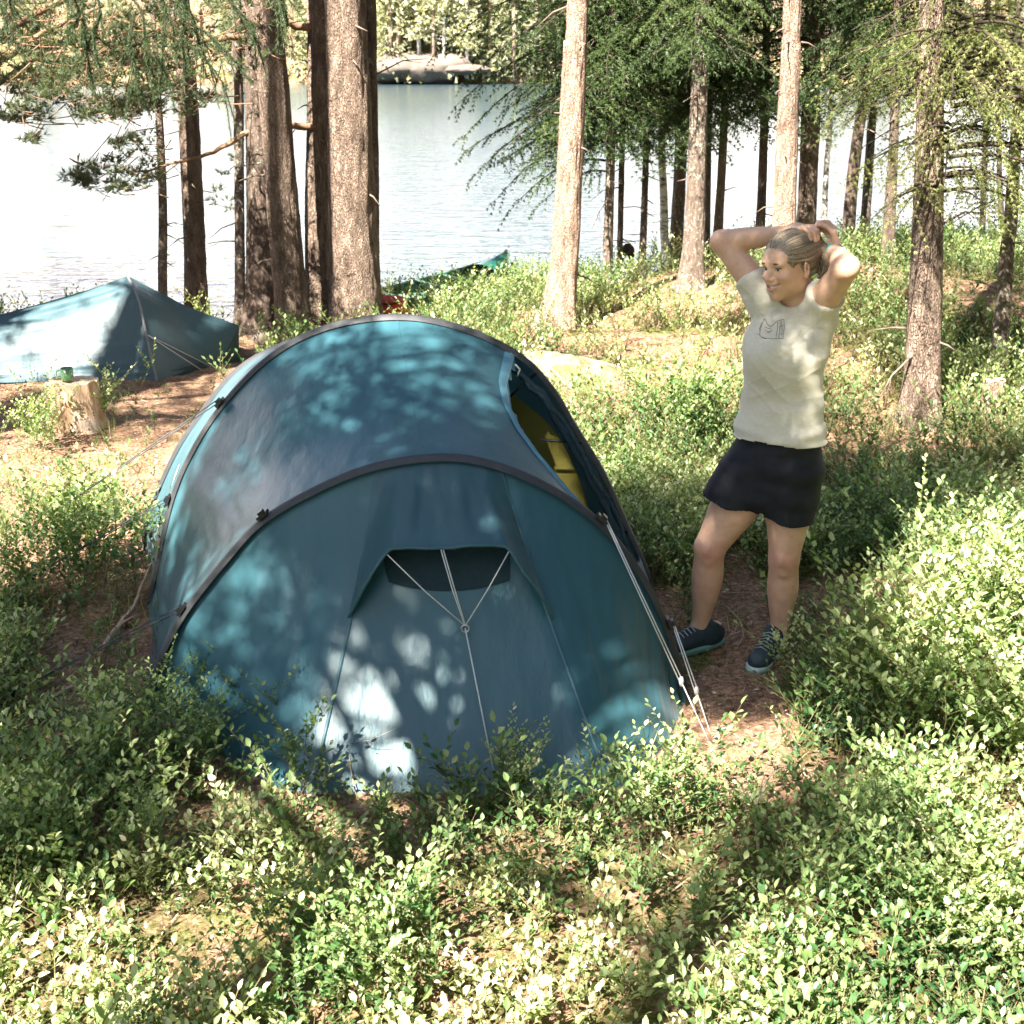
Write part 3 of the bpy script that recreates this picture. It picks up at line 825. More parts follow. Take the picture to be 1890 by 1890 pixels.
# boughs that carry the sprays, above the frame
for px0 in (150, 260, 330, 500, 20):
    e = ony(px0, -55, 6.3) - base
    s0 = np.array([0, 0, 3.3 + .2 * rs.random()])
    wb.tube(spline([s0, s0 * .6 + e * .4 + [0, 0, .25], e], 14), np.linspace(.02, .006, 14), 6, False)
nb.obj('needles', m_needle, ns, False); wb.obj('bough', m_dark_twig, ns)

# ------------------------------------------------------------------ trees round the photographer: they stand outside the view and shade the camp
SHADE = [(1690, 860, 230, 80, .2, 55), (1230, 900, 90, 90, .2, 22), (140, 1040, 190, 50, .2, 34),   # cx, cy, rx, ry (frame), z of the shaded thing, clumps
    (700, 760, 400, 150, 1.0, 190), (470, 1000, 190, 170, .6, 60), (860, 1000, 330, 120, .7, 80), (700, 1150, 300, 40, .5, 7), (1000, 1400, 150, 60, .2, 10), (420, 1250, 90, 120, .3, 22),
    (150, 1170, 190, 120, .1, 110), (180, 1400, 230, 90, .1, 60), (200, 1560, 200, 70, .1, 24), (1440, 680, 120, 240, 1.1, 130), (1390, 1000, 110, 170, .5, 80),
    (1320, 1250, 110, 70, 0, 30), (1560, 880, 260, 110, .2, 110), (1200, 1000, 110, 130, .1, 60), (1700, 1360, 120, 40, .1, 10), (1720, 600, 170, 90, .3, 55), (1500, 560, 180, 60, .3, 30),
    (1520, 1600, 170, 70, .1, 16), (150, 640, 260, 90, .4, 60), (200, 745, 300, 26, .1, 26), (1800, 880, 130, 90, .1, 40), (540, 590, 160, 50, .3, 26)]
rs = np.random.default_rng(123)
pts = []
for cx, cy_, rx, ry, z0, n_ in SHADE:
    for _ in range(n_):
        r = math.sqrt(rs.random()); a = rs.random() * 2 * math.pi
        q = onz(cx + rx * r * math.cos(a), cy_ + ry * r * math.sin(a), z0)
        zt = 4.6 + 4.6 * rs.random()
        pts.append(q + SUN_V * ((zt - q[2]) / SUN_V[2]))
pts = np.array(pts)
AROUND = [((-4.6, -.6), 'spruce_tree'), ((-2.2, .2), 'pine_tree'), ((-5.2, 5.6), 'pine_tree'), ((-3.2, -3.4), 'pine_tree'), ((-7.4, 2.2), 'pine_tree'), ((.6, -2.6), 'spruce_tree'), ((-6.6, -3.6), 'pine_tree'), ((3.4, 3.2), 'pine_tree')]
txy = np.array([a[0] for a in AROUND])
own = np.argmin(((pts[:, None, :2] - txy[None]) ** 2).sum(2), 1)
for k, (xy, kind) in enumerate(AROUND):
    base = np.array([xy[0], xy[1], 0.0]); base[2] = height(base[0], base[1])
    t = thing(kind, 'tall %s beside the photographer shading the camp from outside the view' % kind.split('_')[0], 'tree', tuple(base), 0, 'trees around the photographer')
    path = np.array([base, base + [.05, .02, 3], base + [.0, .08, 7], base + [.1, 0, 11.5]])
    v, f, P, rr = trunk_geo(path - base, [.17, .13, .10, .03], 24, .12, .07, .3, 300 + k)
    mesh_obj('trunk', v, f, m_pine if kind == 'pine_tree' else m_spruce, t)
    b = Bag(); w = Bag()
    mine = pts[own == k] - base
    for j, c in enumerate(mine):
        clump_pine(b, c, .12 + .12 * rs.random(), rs, 22, .075, .011, 7)
        if j % 5 == 0:
            s0 = np.array([0, 0, min(11, c[2] - .3 * np.hypot(c[0], c[1]) + .2)])
            w.tube([s0, s0 * .5 + c * .5 + [0, 0, -.1], c], [.03, .018, .007], 5)
        elif j:
            o_ = mine[(j // 5) * 5]
            if np.linalg.norm(o_ - c) < 1.6: w.tube([o_, c], [.008, .004], 4)
    if len(mine):
        w.obj('limb', m_limb, t); b.obj('crown', m_pineneedle if kind == 'pine_tree' else m_needle, t, False)

# ------------------------------------------------------------------ far shore
def far_tree(kind, seed, raw=False):
    rs = np.random.default_rng(seed); b = Bag(); w = Bag()
    H = 11 + 4 * rs.random()
    w.tube([(0, 0, -.5), (.1, 0, H * .4), (.0, .1, H)], [.19, .14, .03], 7, var=.5)
    if kind == 'spruce':
        z = .8 + rs.random()
        while z < H:
            R_ = 1.9 * (1 - z / H) + .25
            m = 26
            a = rs.random(m) * 6.28; r = R_ * rs.random(m) ** .5
            c = np.stack([r * np.cos(a), r * np.sin(a), z - r * .35 + rs.normal(0, .1, m)], 1)
            d = np.stack([np.cos(a), np.sin(a), np.full(m, -.4)], 1)
            v_, f_ = needles_on(c, d, .55, .17, 3, rs, .6)
            b.add(v_, f_, rs.random() * .35 + .1); z += .42
    else:
        lo = .42 if kind == 'pine' else .2
        for _ in range(60 if kind == 'pine' else 80):
            zz = H * (lo + (1 - lo) * rs.random()); a = rs.random() * 6.28; r = (1.9 if kind == 'pine' else 1.7) * rs.random() ** .6 * (1.1 - .6 * zz / H)
            c = np.array([r * math.cos(a), r * math.sin(a), zz])
            w.tube([(0, 0, zz - .2), c], [.05, .02], 4)
            m = 16
            cc = c + rs.normal(0, .32, (m, 3)); d = rs.normal(size=(m, 3))
            v_, f_ = needles_on(cc, d, .34, .20, 2, rs, .6)
            b.add(v_, f_, .35 + rs.random() * .65)
    if raw: return b, w
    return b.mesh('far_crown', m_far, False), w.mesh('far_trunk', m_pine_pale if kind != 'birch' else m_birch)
kinds = [('pine', 'pine_tree', 'pale tall pine in the sunlit wood across the lake'), ('spruce', 'spruce_tree', 'darker pointed spruce in the wood across the lake'), ('birch', 'birch_tree', 'light green birch on the shore across the lake')]
fm = {k: [far_tree(k, 500 + 10 * i + j) for j in range(3)] for i, (k, _, _) in enumerate(kinds)}
rs = np.random.default_rng(9)
N = 0
while N < 250:
    yy = 130 + 46 * rs.random() ** 1.4
    xx = (rs.random() - .5) * (yy * .86) if rs.random() < .45 else yy * (-.09 + .15 * rs.random())
    yy = float(far_shore(xx)) + 1.5 + (yy - 130)
    z = float(height(xx, yy))
    if z < WATER_Z + .5: continue
    kk = rs.choice(3, p=[.52, .2, .28])
    k, nm, lab = kinds[kk]
    t = thing(nm, lab, 'tree', (xx, yy, z - .1), rs.random() * 6.28, {'pine': 'pines across the lake', 'spruce': 'spruces across the lake', 'birch': 'birches across the lake'}[k])
    t.scale = (s_ := .85 + .4 * rs.random(), s_, s_)
    cm, wm = fm[k][int(rs.integers(3))]
    link('trunk', wm, t); link('crown', cm, t)
    N += 1
# undergrowth and rocks on the far bank
rs = np.random.default_rng(19)
m_rock = simple('granite', (.135, .110, .092), .9, .25, .6, .05, .2)
def rock(name, label, loc, size, seed, mat, rot=0):
    u = np.linspace(0, math.pi, 26)[:, None]; w_ = np.linspace(0, 2 * math.pi, 48, endpoint=False)[None]
    d = np.stack([np.sin(u) * np.cos(w_), np.sin(u) * np.sin(w_), np.cos(u) + 0 * w_], -1)
    nzz = 1 + .5 * (fbm(d[..., 0] * 1.7 + 5 + d[..., 2], d[..., 1] * 1.7 + seed, 4, seed) - .5) + .12 * (fbm(d[..., 0] * 6 + 5, d[..., 1] * 6 + d[..., 2] * 5, 3, seed + 1) - .5)
    v_ = d * nzz[..., None] * np.asarray(size)
    i = np.arange(25)[:, None]; j = np.arange(48)[None]; q = np.stack(np.broadcast_arrays(i * 48 + j, (i + 1) * 48 + j, (i + 1) * 48 + (j + 1) % 48, i * 48 + (j + 1) % 48), -1).reshape(-1, 4)
    o = mesh_obj(name, v_.reshape(-1, 3), q, mat, None, True, None, loc); o.rotation_euler = (0, 0, rot)
    return tag(o, label, 'rock')
for (px, py, sx, sz, lab, sd) in ((790, 128, 5.0, 1.5, 'largest bare granite hump on the far shore, left of the dark spruce boughs', 3), (735, 134, 4.0, 1.3, 'small mossy granite hump at the water left of the largest far hump', 5), (855, 148, 3.5, .5, 'low flat granite slab at the far waterline', 8)):
    q = ony(px, py, 132); fy = float(far_shore(q[0])) + 3; rock('granite_outcrop', lab, (q[0], fy, float(height(q[0], fy)) - .2), (sx * .75, 3.0, sz), sd, m_rock)
b = Bag()
for _ in range(1500):
    yy = 130 + 30 * rs.random() ** 2; xx = (rs.random() - .5) * yy * .86; yy += float(far_shore(xx)) - 130; z = float(height(xx, yy))
    if z < WATER_Z + .25: continue
    m = 10; c = np.array([xx, yy, z]) + rs.normal(0, 1, (m, 3)) * [.7, .5, .3]; v_, f_ = needles_on(c, rs.normal(size=(m, 3)) + [0, 0, .8], .5, .26, 2, rs, .5)
    b.add(v_, f_, .25 + .75 * rs.random())
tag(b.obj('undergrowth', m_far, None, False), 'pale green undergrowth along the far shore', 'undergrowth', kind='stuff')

# the wood closes in behind and beside the photographer (outside the view): it keeps the camp in shade from the open sky
rs = np.random.default_rng(44)
raws = [far_tree('spruce', 900 + k, True) for k in range(2)] + [far_tree('pine', 910 + k, True) for k in range(2)]
raws = [(b.arrays(), w.arrays()) for b, w in raws]
wv = []; wf = {}; wvar = []; nn_ = 0
cnt = 0
while cnt < 110:
    a = rs.random() * 2 * math.pi; r = 7 + 17 * rs.random(); x = r * math.cos(a); y = 4 + r * math.sin(a)
    if y > -1 and abs(x) < .42 * (y + 2) + 2.0: continue
    if y > 13: continue
    ds = math.cos(a - SUN_AZ)
    if ds > .80 and r < 17: continue
    if ds > .45 and r < 11: continue
    z = float(height(x, y)); ro = rs.random() * 6.28; sc = .8 + .3 * rs.random()
    ca, sa = math.cos(ro) * sc, math.sin(ro) * sc
    for (v_, f_, vr) in raws[int(rs.integers(4))][:1] + raws[0][1:][:0]:
        q = np.stack([v_[:, 0] * ca - v_[:, 1] * sa + x, v_[:, 0] * sa + v_[:, 1] * ca + y, v_[:, 2] * sc + z], 1)
        wv.append(q); wvar.append(vr * .6)
        for ff in f_: wf.setdefault(ff.shape[1], []).append(ff + nn_)
        nn_ += len(q)
    cnt += 1
wood = mesh_obj('woodland', np.concatenate(wv), [np.concatenate(q) for q in wf.values()], m_needle, None, False, np.concatenate(wvar))
tag(wood, 'dense spruce wood around the camp outside the view', 'woodland', kind='stuff')
# ------------------------------------------------------------------ the large tunnel tent
def fabric(name, col, trans=.22, rough=.42, wr=.004, sheen=.5):
    wr *= .6; rough += .06; sheen *= .35
    m, n, l, p = new_mat(name)
    f, src = noise_node(n, l, 2.2, 4, .6)
    c = ramp(n, l, f, [(.3, tuple(k * .9 for k in col)), (.7, tuple(k * 1.1 for k in col))])
    l.new(c, p.inputs['Base Color'])
    p.inputs['Roughness'].default_value = rough
    p.inputs['Specular IOR Level'].default_value = .42
    p.inputs['Sheen Weight'].default_value = sheen; p.inputs['Sheen Roughness'].default_value = .35
    f1, _ = noise_node(n, l, 7, 4, .55, 'Object', (1.8, .8, .7))
    f2, _ = noise_node(n, l, 220, 2, .5)
    hm = n.new('ShaderNodeMath'); hm.operation = 'MULTIPLY_ADD'; hm.inputs[1].default_value = .035
    l.new(f2, hm.inputs[0]); l.new(f1, hm.inputs[2])
    bump(n, l, p, hm.outputs[0], 1.0, wr)
    tr = n.new('ShaderNodeBsdfTranslucent'); l.new(c, tr.inputs[0])
    mx = n.new('ShaderNodeMixShader'); mx.inputs[0].default_value = trans
    l.new(p.outputs[0], mx.inputs[1]); l.new(tr.outputs[0], mx.inputs[2]); l.new(mx.outputs[0], n['Material Output'].inputs[0])
    return m
m_fly = fabric('blue_tent_fabric', (.037, .117, .146), .18, .36, .010, .45)
m_hood = fabric('blue_hood_fabric', (.038, .102, .128), .18, .38, .010, .4)
m_sleeve = simple('pole_sleeve_fabric', (.040, .042, .046), .55, .15, 40, .001, .4)
m_inner = fabric('yellow_inner_fabric', (.36, .32, .07), .35, .6, .02, .2)
m_vent_shade = simple('vent_shade_cloth', (.007, .026, .034), .8, .2, 60)  # dark teal that holds the shade below the hood
m_clip = simple('black_plastic', (.012, .014, .016), .4, .1, 30)
m_cord = simple('pale_guy_cord', (.55, .56, .54), .6, .15, 200)
m_dcord = simple('dark_guy_cord', (.035, .045, .05), .6, .15, 200)
m_steel = simple('steel', (.6, .6, .58), .3, .1, 50, metallic=1.0)

NS = 181
A_XZ = [(-1.372, -.01), (-1.28, .188), (-1.176, .371), (-1.014, .575), (-.871, .724), (-.655, .85), (-.463, .923), (-.254, .953), (-.085, .932), (.104, .855), (.297, .72), (.456, .518), (.55, .328), (.617, .133), (.648, -.01)]
B_XZ = [(-1.60, -.02), (-1.56, .09), (-1.452, .461), (-1.35, .68), (-1.207, .886), (-.996, 1.093), (-.751, 1.217), (-.454, 1.258), (-.189, 1.206), (.034, 1.093), (.165, .955), (.262, .792), (.378, .60), (.478, .382), (.578, .157), (.63, -.02)]
C_XZ = [(-1.80, -.04), (-1.76, .146), (-1.62, .44), (-1.50, .62), (-1.30, .86), (-1.08, .99), (-.80, 1.065), (-.58, 1.07), (-.36, 1.0), (-.10, .82), (.12, .56), (.28, .25), (.36, -.04)]
def hoop(xz, Y, n=NS):
    s = spline([(a, Y, b) for a, b in xz], n)
    return s
hA = hoop(A_XZ, 4.52); hB = hoop(B_XZ, 5.5); hC = hoop(C_XZ, 6.2)
# base line of the front porch, one point for each point along hoop A
basef = spline([(-1.372, 4.52, -.01), (-1.17, 4.34, -.01), (-1.02, 4.17, -.01), (-.86, 4.0, -.01), (-.70, 3.885, -.01), (-.43, 3.868, -.005), (-.05, 3.86, 0), (.20, 3.862, 0), (.335, 3.866, -.005), (.44, 4.0, -.01), (.56, 4.24, -.01), (.648, 4.52, -.01)], NS)
def idx_near(h, x0, z0):
    return int(np.argmin((h[:, 0] - x0) ** 2 + (h[:, 2] - z0) ** 2))
# reparametrise so that the seams run from the hoop to the base as in the photograph
sA = np.linspace(0, 1, NS)
seamA = [0, idx_near(hA, -.463, .923) / (NS - 1), idx_near(hA, -.04, .92) / (NS - 1), 1]
bL = int(np.argmin(np.hypot(basef[:, 0] + .66, basef[:, 1] - 3.88))) / (NS - 1)
bR = int(np.argmin(np.hypot(basef[:, 0] - .325, basef[:, 1] - 3.866))) / (NS - 1)
mapb = np.interp(sA, seamA, [0, bL, bR, 1])
bas = np.stack([np.interp(mapb, sA, basef[:, k]) for k in range(3)], 1)

def surf(P0, P1, nv, sag, s_cen, wr=0.0, seed=0, ev=None):
    """ruled sheet between two curves with an inward catenary sag and pulled creases"""
    v = np.linspace(0, 1, nv)[None, :, None]
    S = P0[:, None] * (1 - v) + P1[:, None] * v
    c = np.asarray(s_cen, float)
    inward = c - S; inward /= np.linalg.norm(inward, axis=2)[..., None] + 1e-9
    g = np.sin(np.pi * v) * sag
    u = np.linspace(0, 1, len(P0))[:, None, None]
    cre = 0
    if wr:
        w1 = vnoise(u * 42 + seed, v * 2.2 + 3, seed) - .5
        w2 = vnoise(u * 90 + v * 6 + seed, v * 3, seed + 2) - .5
        edge = np.exp(-u * 9) + np.exp(-(1 - u) * 9) + .18
        cre = (w1 * 1.2 + w2 * .5) * wr * edge * (np.sin(np.pi * v) ** .5)
        cre = cre + (vnoise(u * 5 + 1, v * 3 + seed, seed + 9) - .5) * .028 * np.sin(np.pi * v)
    return S + inward * (g + cre)
NV = 80
porch = surf(hA, bas, NV, .035, (-.36, 5.2, .2), .030, 3)
mid = surf(hA, hB, 70, .045, (-.45, 5.0, .1), .034, 7)
rear = surf(hB, hC, 40, .02, (-.55, 5.9, .1), .010, 11)
tailbase = spline([(-1.80, 6.2, -.06), (-1.7, 6.6, -.06), (-1.45, 6.98, -.06), (-.9, 7.1, -.06), (-.3, 7.05, -.06), (.2, 6.75, -.06), (.36, 6.2, -.06)], NS)
tail = surf(hC, tailbase, 30, .03, (-.6, 6.2, .2), .01, 13)
TB = np.array([-.36, 4.9, 0])
tent = thing('tunnel_tent', 'large blue tunnel tent with dark arched pole sleeves and a hooded porch', 'tent', tuple(TB))

def sheet(name, S, mat, parent, mask=None, thick=0.0, origin=TB):
    nu, nv = S.shape[:2]
    o = mesh_obj(name, S.reshape(-1, 3) - origin, grid_faces(nu, nv, mask), mat, parent)
    return o
sheet('porch_panel', porch, m_fly, tent)
# door opening on the right side between the two poles
U = np.linspace(0, 1, NS)[:, None]; V = np.linspace(0, 1, 70)[None]
uA = idx_near(hA, .285, .73) / (NS - 1); uB = idx_near(hB, .015, 1.10) / (NS - 1)
edge_u = uA + (uB - uA) * (V ** 1.0) + .0
# the door edge bows: read at mid span
edge_u = np.interp(V[0], [0, .1, .25, .4, .575, .725, .9, 1], [.726, .692, .658, .641, .630, .630, .640, .645])[None]
low_u = np.interp(V[0], [0, .5, 1], [.80, .90, .93])[None]
opening = (U > edge_u) & (U < low_u)
sheet('roof_panel', mid, m_fly, tent, ~(opening[:-1, :-1]))
# pale hem along the door edge
hem = []
for j in range(70):
    f = edge_u[0, j] * (NS - 1); i0 = min(NS - 2, int(f)); a = f - i0
    hem.append(mid[i0, j] * (1 - a) + mid[i0 + 1, j] * a)
hem = np.array(hem)
nrm = hem - np.array([-.4, 5.0, .2]); nrm /= np.linalg.norm(nrm, axis=1)[:, None]
hw = np.array([-.035, 0, .018])
wv = np.linspace(1, .25, 70)[::-1][:, None]
hs_ = np.stack([hem + nrm * .004 + hw * wv * 1.2, hem + nrm * .012 + hw * wv * .4, hem + nrm * .004], 1)
m_hem = fabric('pale_blue_hem', (.10, .26, .33), .15, .4, .002, .4)
sheet('door_hem', hs_, m_hem, tent)
sheet('rear_panel', rear, m_fly, tent)
sheet('tail_panel', tail, m_fly, tent)
# sleeves follow the poles
def sleeve(h, r=.016, wid=.030):
    c = np.array([-.45, h[0, 1], .1])
    n_ = h - c; n_ /= np.linalg.norm(n_, axis=1)[:, None]
    Yv = np.array([0, 1, 0.])
    prof = [(-wid, -.004), (-wid * .75, .003), (-r * .6, .012), (0, .017), (r * .6, .012), (wid * .75, .003), (wid, -.004)]
    S = np.stack([h + n_ * b + Yv * a for a, b in prof], 1)
    return S
for h in (hA, hB):
    sheet('pole_sleeve', sleeve(h, .015, .029 if h is hA else .024), m_sleeve, tent)
sheet('pole_sleeve', sleeve(hC, .015, .025), m_sleeve, tent)
# hood over the porch vent: leaves the sheet below the seams and arches forward
i0, i1 = int(seamA[1] * (NS - 1)), int(seamA[2] * (NS - 1))
wid = i1 - i0
ext = 5
iu = np.linspace(i0 - 1, i1 + 1, 61)
rows = []
nvh = 34
porch_n = np.cross(np.gradient(porch, axis=0), np.gradient(porch, axis=1)); porch_n /= np.linalg.norm(porch_n, axis=2)[..., None] + 1e-9
if porch_n[NS // 2, NV // 2, 1] > 0: porch_n = -porch_n
def sample(S, fu, fv):
    fu = np.clip(fu, 0, S.shape[0] - 1.001); fv = np.clip(fv, 0, S.shape[1] - 1.001)
    a = fu.astype(int); b = fv.astype(int); x = (fu - a)[..., None]; y = (fv - b)[..., None]
    return (S[a, b] * (1 - x) + S[a + 1, b] * x) * (1 - y) + (S[a, b + 1] * (1 - x) + S[a + 1, b + 1] * x) * y
uu = np.linspace(0, 1, 61)[:, None]; vv = np.linspace(0, 1, nvh)[None]
arch = sstep(0, 1, np.clip(np.minimum(uu / .24, (1 - uu) / .17), 0, 1)) * (.93 + .07 * np.sin(np.pi * uu))
vmax = (.475 - .185 * arch)                     # the hem is cut in an arch
fu = (i0 + (i1 - i0) * (uu - .5) * (1 + .06 * vv) + (i1 - i0) * .5) + 0 * vv
fv = vmax * vv * (NV - 1)
lift = .125 * (arch ** .8) * (vmax * vv / .30) ** 1.15
hood = sample(porch, fu, fv) + sample(porch_n, fu, fv) * (lift + .004)[..., None]
hood[..., 2] += (.02 * np.sin(uu * np.pi * 3) * vv ** 3 * .4)
fold = (vnoise(uu * 16 + 5, vv * 1.5, 4) - .5) * .016 * np.sin(np.pi * np.clip(vv, 0, 1)) + 0 * uu
hood += sample(porch_n, fu, fv) * fold[..., None]
sheet('vent_hood', hood, m_hood, tent)
hemb = Bag()
hemb.tube(hood[:, -1] - TB, .006, 6)
hemb.obj('hood_hem', m_fly, tent)
# vent panel under the hood, enlarged and darkened to stand for its shade
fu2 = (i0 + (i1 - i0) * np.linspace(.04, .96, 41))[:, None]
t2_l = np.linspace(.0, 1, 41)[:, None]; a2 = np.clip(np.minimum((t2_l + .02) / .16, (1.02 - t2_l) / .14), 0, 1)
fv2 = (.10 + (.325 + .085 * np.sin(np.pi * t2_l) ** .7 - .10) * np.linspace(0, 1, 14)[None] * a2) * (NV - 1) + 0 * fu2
sheet('vent_shade_panel', sample(porch, fu2 + 0 * fv2, fv2) + sample(porch_n, fu2 + 0 * fv2, fv2) * .004, m_vent_shade, tent)
# seams on the porch: a shallow doubled strip standing just proud of the sheet
for k, (ia, nm) in enumerate(((i0, 'seam'), (i1, 'seam'))):
    js = np.linspace(0, NV - 1, 70)
    c0 = sample(porch, np.full(70, float(ia)), js); n0 = sample(porch_n, np.full(70, float(ia)), js)
    wv_ = np.array([.006, 0, 0])
    S = np.stack([c0 + n0 * .002 - wv_, c0 + n0 * .006, c0 + n0 * .002 + wv_], 1)
    sheet('seam', S, m_fly, tent)
# centre line seam on the roof
js = np.arange(70)
c0 = mid[NS // 2 + 1, js]
S = np.stack([c0 + [-.005, 0, .0005], c0 + [0, 0, .0025], c0 + [.005, 0, .0005]], 1)
sheet('seam', S, m_fly, tent)
# hood struts and the ring they meet at
def on_porch(px, py, off=.03):
    d = ray(px, py); o = np.array([0, 0, CAM_H]); best = None
    flat = porch.reshape(-1, 3); q = flat - o
    dn = d / np.linalg.norm(d)
    t = q @ dn; dist = np.linalg.norm(q - t[:, None] * dn, axis=1)
    i = int(np.argmin(dist)); n_ = porch_n.reshape(-1, 3)[i]
    return flat[i] + n_ * off
ringp = on_porch(865, 1163, .05)
hempts = [hood[int(60 * k), -1] for k in (.20, .50, .86)]
cb = Bag()
for hp in hempts:
    for dx in ((-.004, .004) if hp is hempts[1] else (0,)):
        cb.tube([hp + [dx, 0, 0], (hp + ringp) / 2 + [dx, 0, -.004], ringp + [dx * .3, 0, .008]], .0022, 5)
end = on_porch(912, 1442, .02)
cb.tube([ringp, (ringp + end) / 2, end], .0026, 5)
cb.v = [v - TB for v in cb.v]
cb.obj('hood_cord', m_cord, tent)
rb = Bag()
aa = np.linspace(0, 2 * math.pi, 19)
rb.tube(np.stack([ringp[0] + .013 * np.cos(aa), np.full(19, ringp[1] - .004), ringp[2] + .013 * np.sin(aa)], 1) - TB, .003, 6, False)
rb.obj('steel_ring', m_steel, tent)
# black cord clips on the sleeves
def clip_at(h, x, z):
    i = idx_near(h, x, z); p_ = h[i]; c = np.array([-.45, h[0, 1], .1]); n_ = (p_ - c) / np.linalg.norm(p_ - c)
    b = Bag()
    tdir = h[min(i + 1, NS - 1)] - h[i - 1]; tdir /= np.linalg.norm(tdir); y_ = np.cross(n_, tdir)
    rot = np.stack([tdir, y_, n_], 1)
    b.box(p_ + n_ * .022 - TB, (.045, .04, .012), rot)
    b.box(p_ + n_ * .030 - TB, (.020, .03, .016), rot)
    b.obj('cord_clip', m_clip, tent, False)
    return p_ + n_ * .035
cl = {}
for nm, h, x, z in (('a', hB, -1.207, .886), ('b', hB, -1.452, .461), ('c', hA, -1.176, .371), ('d', hA, -.871, .724), ('e', hA, .297, .72), ('f', hA, .55, .328)):
    cl[nm] = clip_at(h, x, z)
# guy lines
def guy(points, mat, r=.0028, slider=None, smat=None):
    b = Bag()
    for pts in points:
        b.tube(np.asarray(pts) - TB, r, 5)
    o = b.obj('guy_line', mat, tent)
    if slider is not None:
        s_ = Bag(); s_.tube(np.array([slider + [0, 0, .018], slider, slider - [0, 0, .018]]) - TB, [.006, .010, .005], 6)
        s_.obj('slider', smat or mat, o)
    return o
def peg(p):
    b = Bag(); p = np.asarray(p, float)
    b.tube(np.array([p + [0, 0, -.10], p + [.01, 0, .02], p + [.03, 0, .035]]) - TB, .004, 6)
    b.obj('peg', m_steel, tent)
g1 = onz(1310, 1372, .0); g2 = onz(1312, 1356, .0)
s1 = cl['e'] * .20 + g1 * .80; s2 = cl['f'] * .38 + g2 * .62
s1 = cl['e'] * .27 + g1 * .73
o_ = np.array([.006, 0, 0])
guy([[cl['e'], s1 + o_], [cl['e'] - o_, s1 - o_], [s1, g1]], m_cord, .0026, s1)
guy([[cl['f'], s2 + o_], [cl['f'] - o_, s2 - o_], [s2, g2]], m_cord, .0026, s2)
peg(g1); peg(g2)
ga = np.array([-2.55, 5.9, .0]); ga[2] = height(ga[0], ga[1])
gb = np.array([-2.35, 5.5, .0]); gb[2] = height(gb[0], gb[1])
gc = np.array([-2.05, 4.35, .0]); gc[2] = height(gc[0], gc[1])
for c_, g_ in ((cl['a'], ga), (cl['b'], gb), (cl['c'], gc)):
    s_ = c_ * .3 + g_ * .7
    guy([[c_ + [0, .008, 0], s_], [c_ - [0, .012, .012], s_], [s_, g_]], m_dcord, .0024, s_, m_clip)
    peg(g_)
# the inner tent seen through the open side, yellow
inn0 = spline([(-1.42, 5.62, 0), (-1.30, 5.62, .45), (-.95, 5.62, .86), (-.45, 5.62, 1.02), (-.12, 5.62, .97), (.05, 5.62, .87), (.20, 5.62, .72), (.33, 5.62, .42), (.42, 5.62, 0)], 80)
inn1 = spline([(-1.6, 6.3, -.02), (-1.45, 6.3, .4), (-1.1, 6.3, .72), (-.6, 6.3, .86), (-.2, 6.3, .7), (.05, 6.3, .4), (.2, 6.3, -.02)], 80)
sheet('inner_roof', surf(inn0, inn1, 20, .03, (-.5, 5.9, .2), .01, 21), m_inner, tent)
cpt = np.array([-.5, 5.60, .3])
fr = np.linspace(0, 1, 16)[None, :, None]
fw = cpt + (inn0[:, None] - cpt) * fr
fw[..., 1] += .03 * np.sin(fr[..., 0] * 3.1) + (vnoise(fw[..., 2] * 30, fw[..., 0] * 2, 3) - .5) * .02
# fill the wall down to the ground sheet
base_fill = np.stack([inn0, np.stack([inn0[:, 0], np.full(80, 5.6), np.zeros(80)], 1)], 1)
sheet('inner_wall', fw, m_inner, tent)
gs = mesh_obj('ground_sheet', np.array([(-1.36, 4.5, .006), (.63, 4.5, .006), (.60, 5.6, .006), (.34, 6.2, .006), (-1.74, 6.2, .006), (-1.56, 5.5, .006)]) - TB, np.array([[0, 1, 2, 3, 4, 5]]), m_sleeve, tent, False)
# rolled door flap along the rear pole and dark straps inside
fl = Bag()
ii = np.linspace(idx_near(hB, .02, 1.1), idx_near(hB, .56, .2), 26).astype(int)
pf = hB[ii] + np.array([-.028, -.03, -.03])
for k in range(4):
    off = np.array([math.cos(k * 1.7), .4 * math.sin(k * 2.1), math.sin(k * 1.7)]) * .010
    fl.tube(pf + off + (vnoise(np.arange(26) * .7 + k * 9, np.zeros(26), k)[:, None] - .5) * .02 - TB, .013, 7)
m_flap = simple('rolled_flap_fabric', (.02, .05, .068), .5, .25, 20, .004)
fl.obj('rolled_door', m_flap, tent)
st = Bag()
for i_, q in ((idx_near(hB, .10, 1.03), (-.02, 5.45, .93)), (idx_near(hB, .30, .72), (.12, 5.5, .74)), (idx_near(hB, .50, .33), (.30, 5.5, .38))):
    st.tube(np.array([hB[i_], np.array(q)]) - TB, .006, 5)
st.obj('strap', m_clip, tent)
# loose toggle at the top of the door
tg = Bag(); tg.tube(np.array([hem[-6] + [.01, -.01, .0], hem[-6] + [.03, -.012, -.02], hem[-6] + [.02, -.012, -.05]]) - TB, .004, 6); tg.obj('toggle', m_cord, tent)
